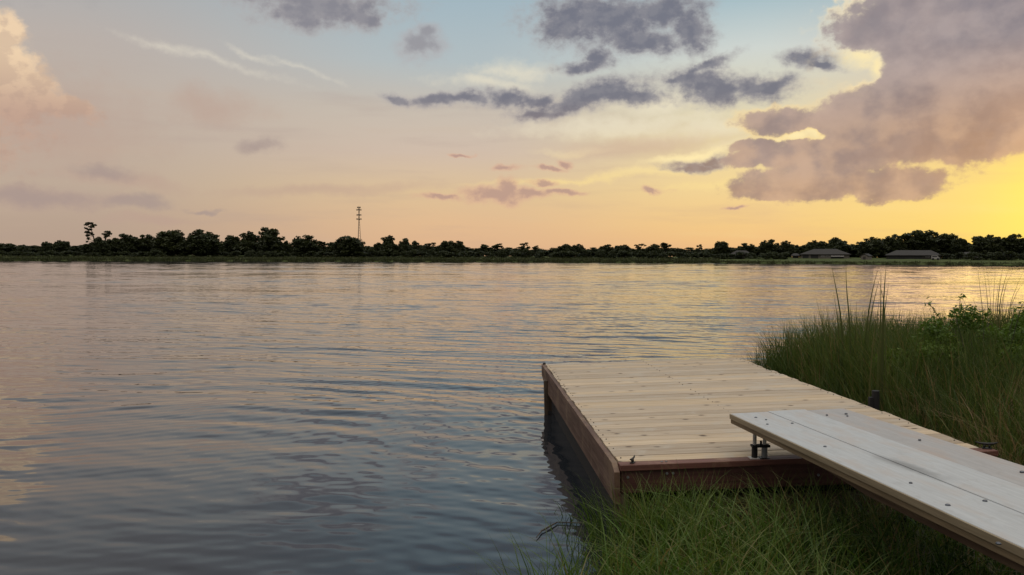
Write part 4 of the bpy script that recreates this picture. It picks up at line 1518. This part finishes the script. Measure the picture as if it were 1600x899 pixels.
# ------------------------------------------------------------------ houses on the right shore
M_shingle = plain('roof_shingle', (0.022, 0.019, 0.017, 1), 0.9, 0, 0.2, 2.0)
M_wall = plain('pale_stucco', (0.16, 0.145, 0.125, 1), 0.9, 0, 0.1, 0.8)
M_wall2 = plain('dull_stucco', (0.05, 0.045, 0.04, 1), 0.9, 0, 0.1, 0.8)
M_white = plain('white_paint', (0.38, 0.37, 0.35, 1), 0.7, 0, 0.08, 2.0)
M_dark = plain('dark_glass', (0.02, 0.022, 0.025, 1), 0.15)
M_screen = plain('porch_screen', (0.03, 0.03, 0.03, 1), 0.8)


def hip_house(px0, px1, eave, ridge, back, label, wallm, openings, ridge_in=0.28, depth=9.0, name='house'):
    """hipped single-storey house; openings: (x fraction 0..1, width fraction, kind)"""
    c = on_shore((px0 + px1) / 2, back)
    yaw = -math.atan2(c.x, c.y)
    e = empty(name, c, yaw)
    tag(e, label, 'house')
    k = c.length / math.hypot(F_PX, (px0 + px1) / 2 - CX)
    w = (px1 - px0) * k
    he = top_height((px0 + px1) / 2, eave, c)
    hr = top_height((px0 + px1) / 2, ridge, c)
    ov = 0.5
    m_ = MB()
    m_.box(-w / 2 + ov, w / 2 - ov, 0, depth, -1.0, he)
    wall = m_.build('wall', wallm, e)
    m_ = MB()
    ri = w * ridge_in
    vs = [(-w / 2, -ov, he), (w / 2, -ov, he), (w / 2, depth + ov, he), (-w / 2, depth + ov, he), (-w / 2 + ri, depth / 2, hr), (w / 2 - ri, depth / 2, hr),
          (-w / 2, -ov, he - .18), (w / 2, -ov, he - .18), (w / 2, depth + ov, he - .18), (-w / 2, depth + ov, he - .18)]
    m_.add(vs, [(0, 1, 5, 4), (1, 2, 5), (2, 3, 4, 5), (3, 0, 4), (6, 7, 1, 0), (7, 8, 2, 1), (8, 9, 3, 2), (9, 6, 0, 3), (9, 8, 7, 6)])
    m_.build('roof', M_shingle, e)
    for fx, fw, kind in openings:
        x0, x1 = -w / 2 + ov + fx * (w - 2 * ov), -w / 2 + ov + (fx + fw) * (w - 2 * ov)
        if kind == 'porch':
            p_ = MB()
            p_.box(x0, x1, -0.06, -0.003, 0.0, he - 0.25)
            pp = p_.build('porch_opening', M_screen, e)
            p_ = MB()
            for xx in np.linspace(x0, x1, max(2, int((x1 - x0) / 2.2) + 1)):
                p_.box(xx - .09, xx + .09, -0.16, -0.063, -0.6, he - 0.2)
            p_.build('porch_post', wallm, pp)
        elif kind == 'window':
            p_ = MB()
            p_.box(x0, x1, -0.06, -0.003, 0.55, he - 0.4)
            fr = p_.build('window', M_white, e)
            p_ = MB()
            p_.box(x0 + .12, x1 - .12, -0.075, -0.063, 0.67, he - 0.52)
            p_.build('pane', M_dark, fr)
        elif kind == 'awning':
            p_ = MB()
            p_.add([(x0, -0.55, he - .65), (x1, -0.55, he - .65), (x1, -0.02, he - .32), (x0, -0.02, he - .32), (x0, -0.55, he - .72), (x1, -0.55, he - .72)],
                   [(0, 1, 2, 3), (4, 5, 1, 0)])
            p_.build('awning', M_white, e)
            p_ = MB()
            p_.box(x0 + .05, x1 - .05, -0.06, -0.003, 0.0, he - 0.75)
            p_.build('door_opening', M_screen, e)
    return e, w, he, k


hip_house(1251, 1327, 397.5, 389, 26, 'pale hip-roofed house with a white awning on the right shore', M_wall,
          [(0.03, 0.14, 'porch'), (0.20, 0.17, 'porch'), (0.42, 0.07, 'window'), (0.52, 0.07, 'window'), (0.62, 0.27, 'awning')])
hip_house(1386, 1468, 399, 391, 26, 'long low house with a dark porch under the great mound of trees', M_wall2,
          [(0.04, 0.62, 'porch'), (0.72, 0.08, 'window'), (0.86, 0.07, 'window')], 0.2)
hip_house(1140, 1176, 397.5, 391.5, 30, 'low dark hip-roofed house among the trees left of the pale house', M_wall2, [(0.1, 0.5, 'porch'), (0.7, 0.15, 'window')], 0.3, 8)
hip_house(1502, 1520, 398, 394, 28, 'small dim house with a pale panel right of the long house', M_wall2, [(0.1, 0.3, 'window'), (0.5, 0.35, 'window')], 0.3, 6)
hip_house(1236, 1250, 399.5, 396, 30, 'small dark outbuilding beside the left end of the pale house', M_wall2, [(0.2, 0.5, 'porch')], 0.3, 5, 'outbuilding')


def gable_shed(px0, px1, eave, ridge, back, label):
    c = on_shore((px0 + px1) / 2, back)
    e = empty('shed', c, -math.atan2(c.x, c.y) - 0.35)
    tag(e, label, 'shed')
    k = c.length / math.hypot(F_PX, (px0 + px1) / 2 - CX)
    w = (px1 - px0) * k
    he, hr = top_height(px0, eave, c), top_height(px0, ridge, c)
    m_ = MB()
    vs = [(-w / 2, 0, -.6), (w / 2, 0, -.6), (w / 2, 0, he), (0, 0, hr - .08), (-w / 2, 0, he)]
    vs += [(x_, 3.2, z_) for x_, _, z_ in vs]
    m_.add(vs, [(0, 1, 2, 3, 4), (9, 8, 7, 6, 5), (0, 5, 6, 1), (1, 6, 7, 2), (4, 9, 5, 0), (2, 7, 8, 3), (3, 8, 9, 4)])
    m_.build('wall', M_wall, e)
    m_ = MB()
    for s_ in (-1, 1):
        p0, p1 = (0, hr), (s_ * (w / 2 + .2), he - .1)
        lo = [(p0[0], -.2, p0[1]), (p1[0], -.2, p1[1]), (p1[0], 3.4, p1[1]), (p0[0], 3.4, p0[1])]
        hi = [(a_, b_, c_ + .1) for a_, b_, c_ in lo]
        if s_ > 0:
            m_.hexa(lo, hi)
        else:
            m_.hexa(lo[::-1], hi[::-1])
    m_.build('roof', M_shingle, e)
    m_ = MB()
    m_.box(-w * .2, w * .2, -.04, -.003, -.2, he * .8)
    m_.build('door', M_wall2, e)


gable_shed(1345, 1356, 400, 397, 18, 'little pale gabled shed on the lawn between the two houses')


def van(px0, px1, top, back, label, h=1.7):
    c = on_shore((px0 + px1) / 2, back)
    e = empty('parked_van', c, -math.atan2(c.x, c.y))
    tag(e, label, 'van', None)
    k = c.length / math.hypot(F_PX, (px0 + px1) / 2 - CX)
    L = (px1 - px0) * k
    h = top_height(px0, top, c)
    m_ = MB()
    prof = [(-L / 2, .35), (L / 2, .35), (L / 2, h * .6), (L * .36, h * .66), (L * .24, h), (-L * .47, h), (-L / 2, h * .85)]
    n_ = len(prof)
    vs = [(x_, 0, z_) for x_, z_ in prof] + [(x_, 1.8, z_) for x_, z_ in prof]
    m_.add(vs, [tuple(range(n_)), tuple(range(n_, 2 * n_))[::-1]] + [(i, n_ + i, n_ + (i + 1) % n_, (i + 1) % n_) for i in range(n_)])
    m_.build('body', M_white, e)
    for xx in (-L * .3, L * .3):
        m_ = MB()
        m_.tube([(xx, -.05, .33), (xx, .2, .33)], .33, 12)
        m_.build('wheel', M_black, e)
    m_ = MB()
    m_.box(-L * .4, L * .22, -.02, -.003, h * .64, h * .9)
    m_.build('window', M_dark, e)


van(1456, 1467.5, 399.5, 16, 'white van parked at the right end of the long house')
van(1520, 1529, 401.2, 18, 'small white vehicle parked on the lawn near the right edge')


# reeds along the far waterline: one soft fringe
def far_reeds():
    a = rng.uniform(-36, 36, 26000)
    back = rng.exponential(1.6, len(a)) - 0.3
    r_ = shore_r(a) + back
    x_, y_ = r_ * np.sin(np.radians(a)), r_ * np.cos(np.radians(a))
    z_ = np.interp(back, offs, hts)
    tall = np.interp(a, [-36, 12, 18, 36], [1.0, 1.0, 0.45, 0.45])
    h_ = rng.uniform(0.35, 1.0, len(a)) * tall * (0.7 + 0.6 * clumpy(np.c_[a * 6, a], 1.0, 4))
    n = len(a)
    ch = [blades(np.c_[x_, y_, z_ - .05], h_, rng.uniform(0.1, 0.6, n), rng.uniform(0, 6.28, n), rng.uniform(0.08, 0.2, n), 3, 1.0, np.clip(rng.normal(0.4, 0.2, n), 0, 1), twist=rng.normal(0, 0.6, n))]
    # rough growth on the bank behind
    a = rng.uniform(-36, 14, 12000)
    back = rng.uniform(2, 20, len(a))
    r_ = shore_r(a) + back
    x_, y_ = r_ * np.sin(np.radians(a)), r_ * np.cos(np.radians(a))
    n = len(a)
    ch.append(blades(np.c_[x_, y_, np.interp(back, offs, hts) - .05], rng.uniform(0.2, 0.75, n), rng.uniform(0.1, 0.9, n), rng.uniform(0, 6.28, n), rng.uniform(0.12, 0.3, n), 3, 1.0,
                     np.clip(rng.normal(0.55, 0.2, n), 0, 1), twist=rng.normal(0, 0.6, n)))
    tag(blade_obj('shore_reeds', ch, REED), 'dark fringe of reeds and rough grass along the far waterline', 'reeds', kind='stuff')


far_reeds()
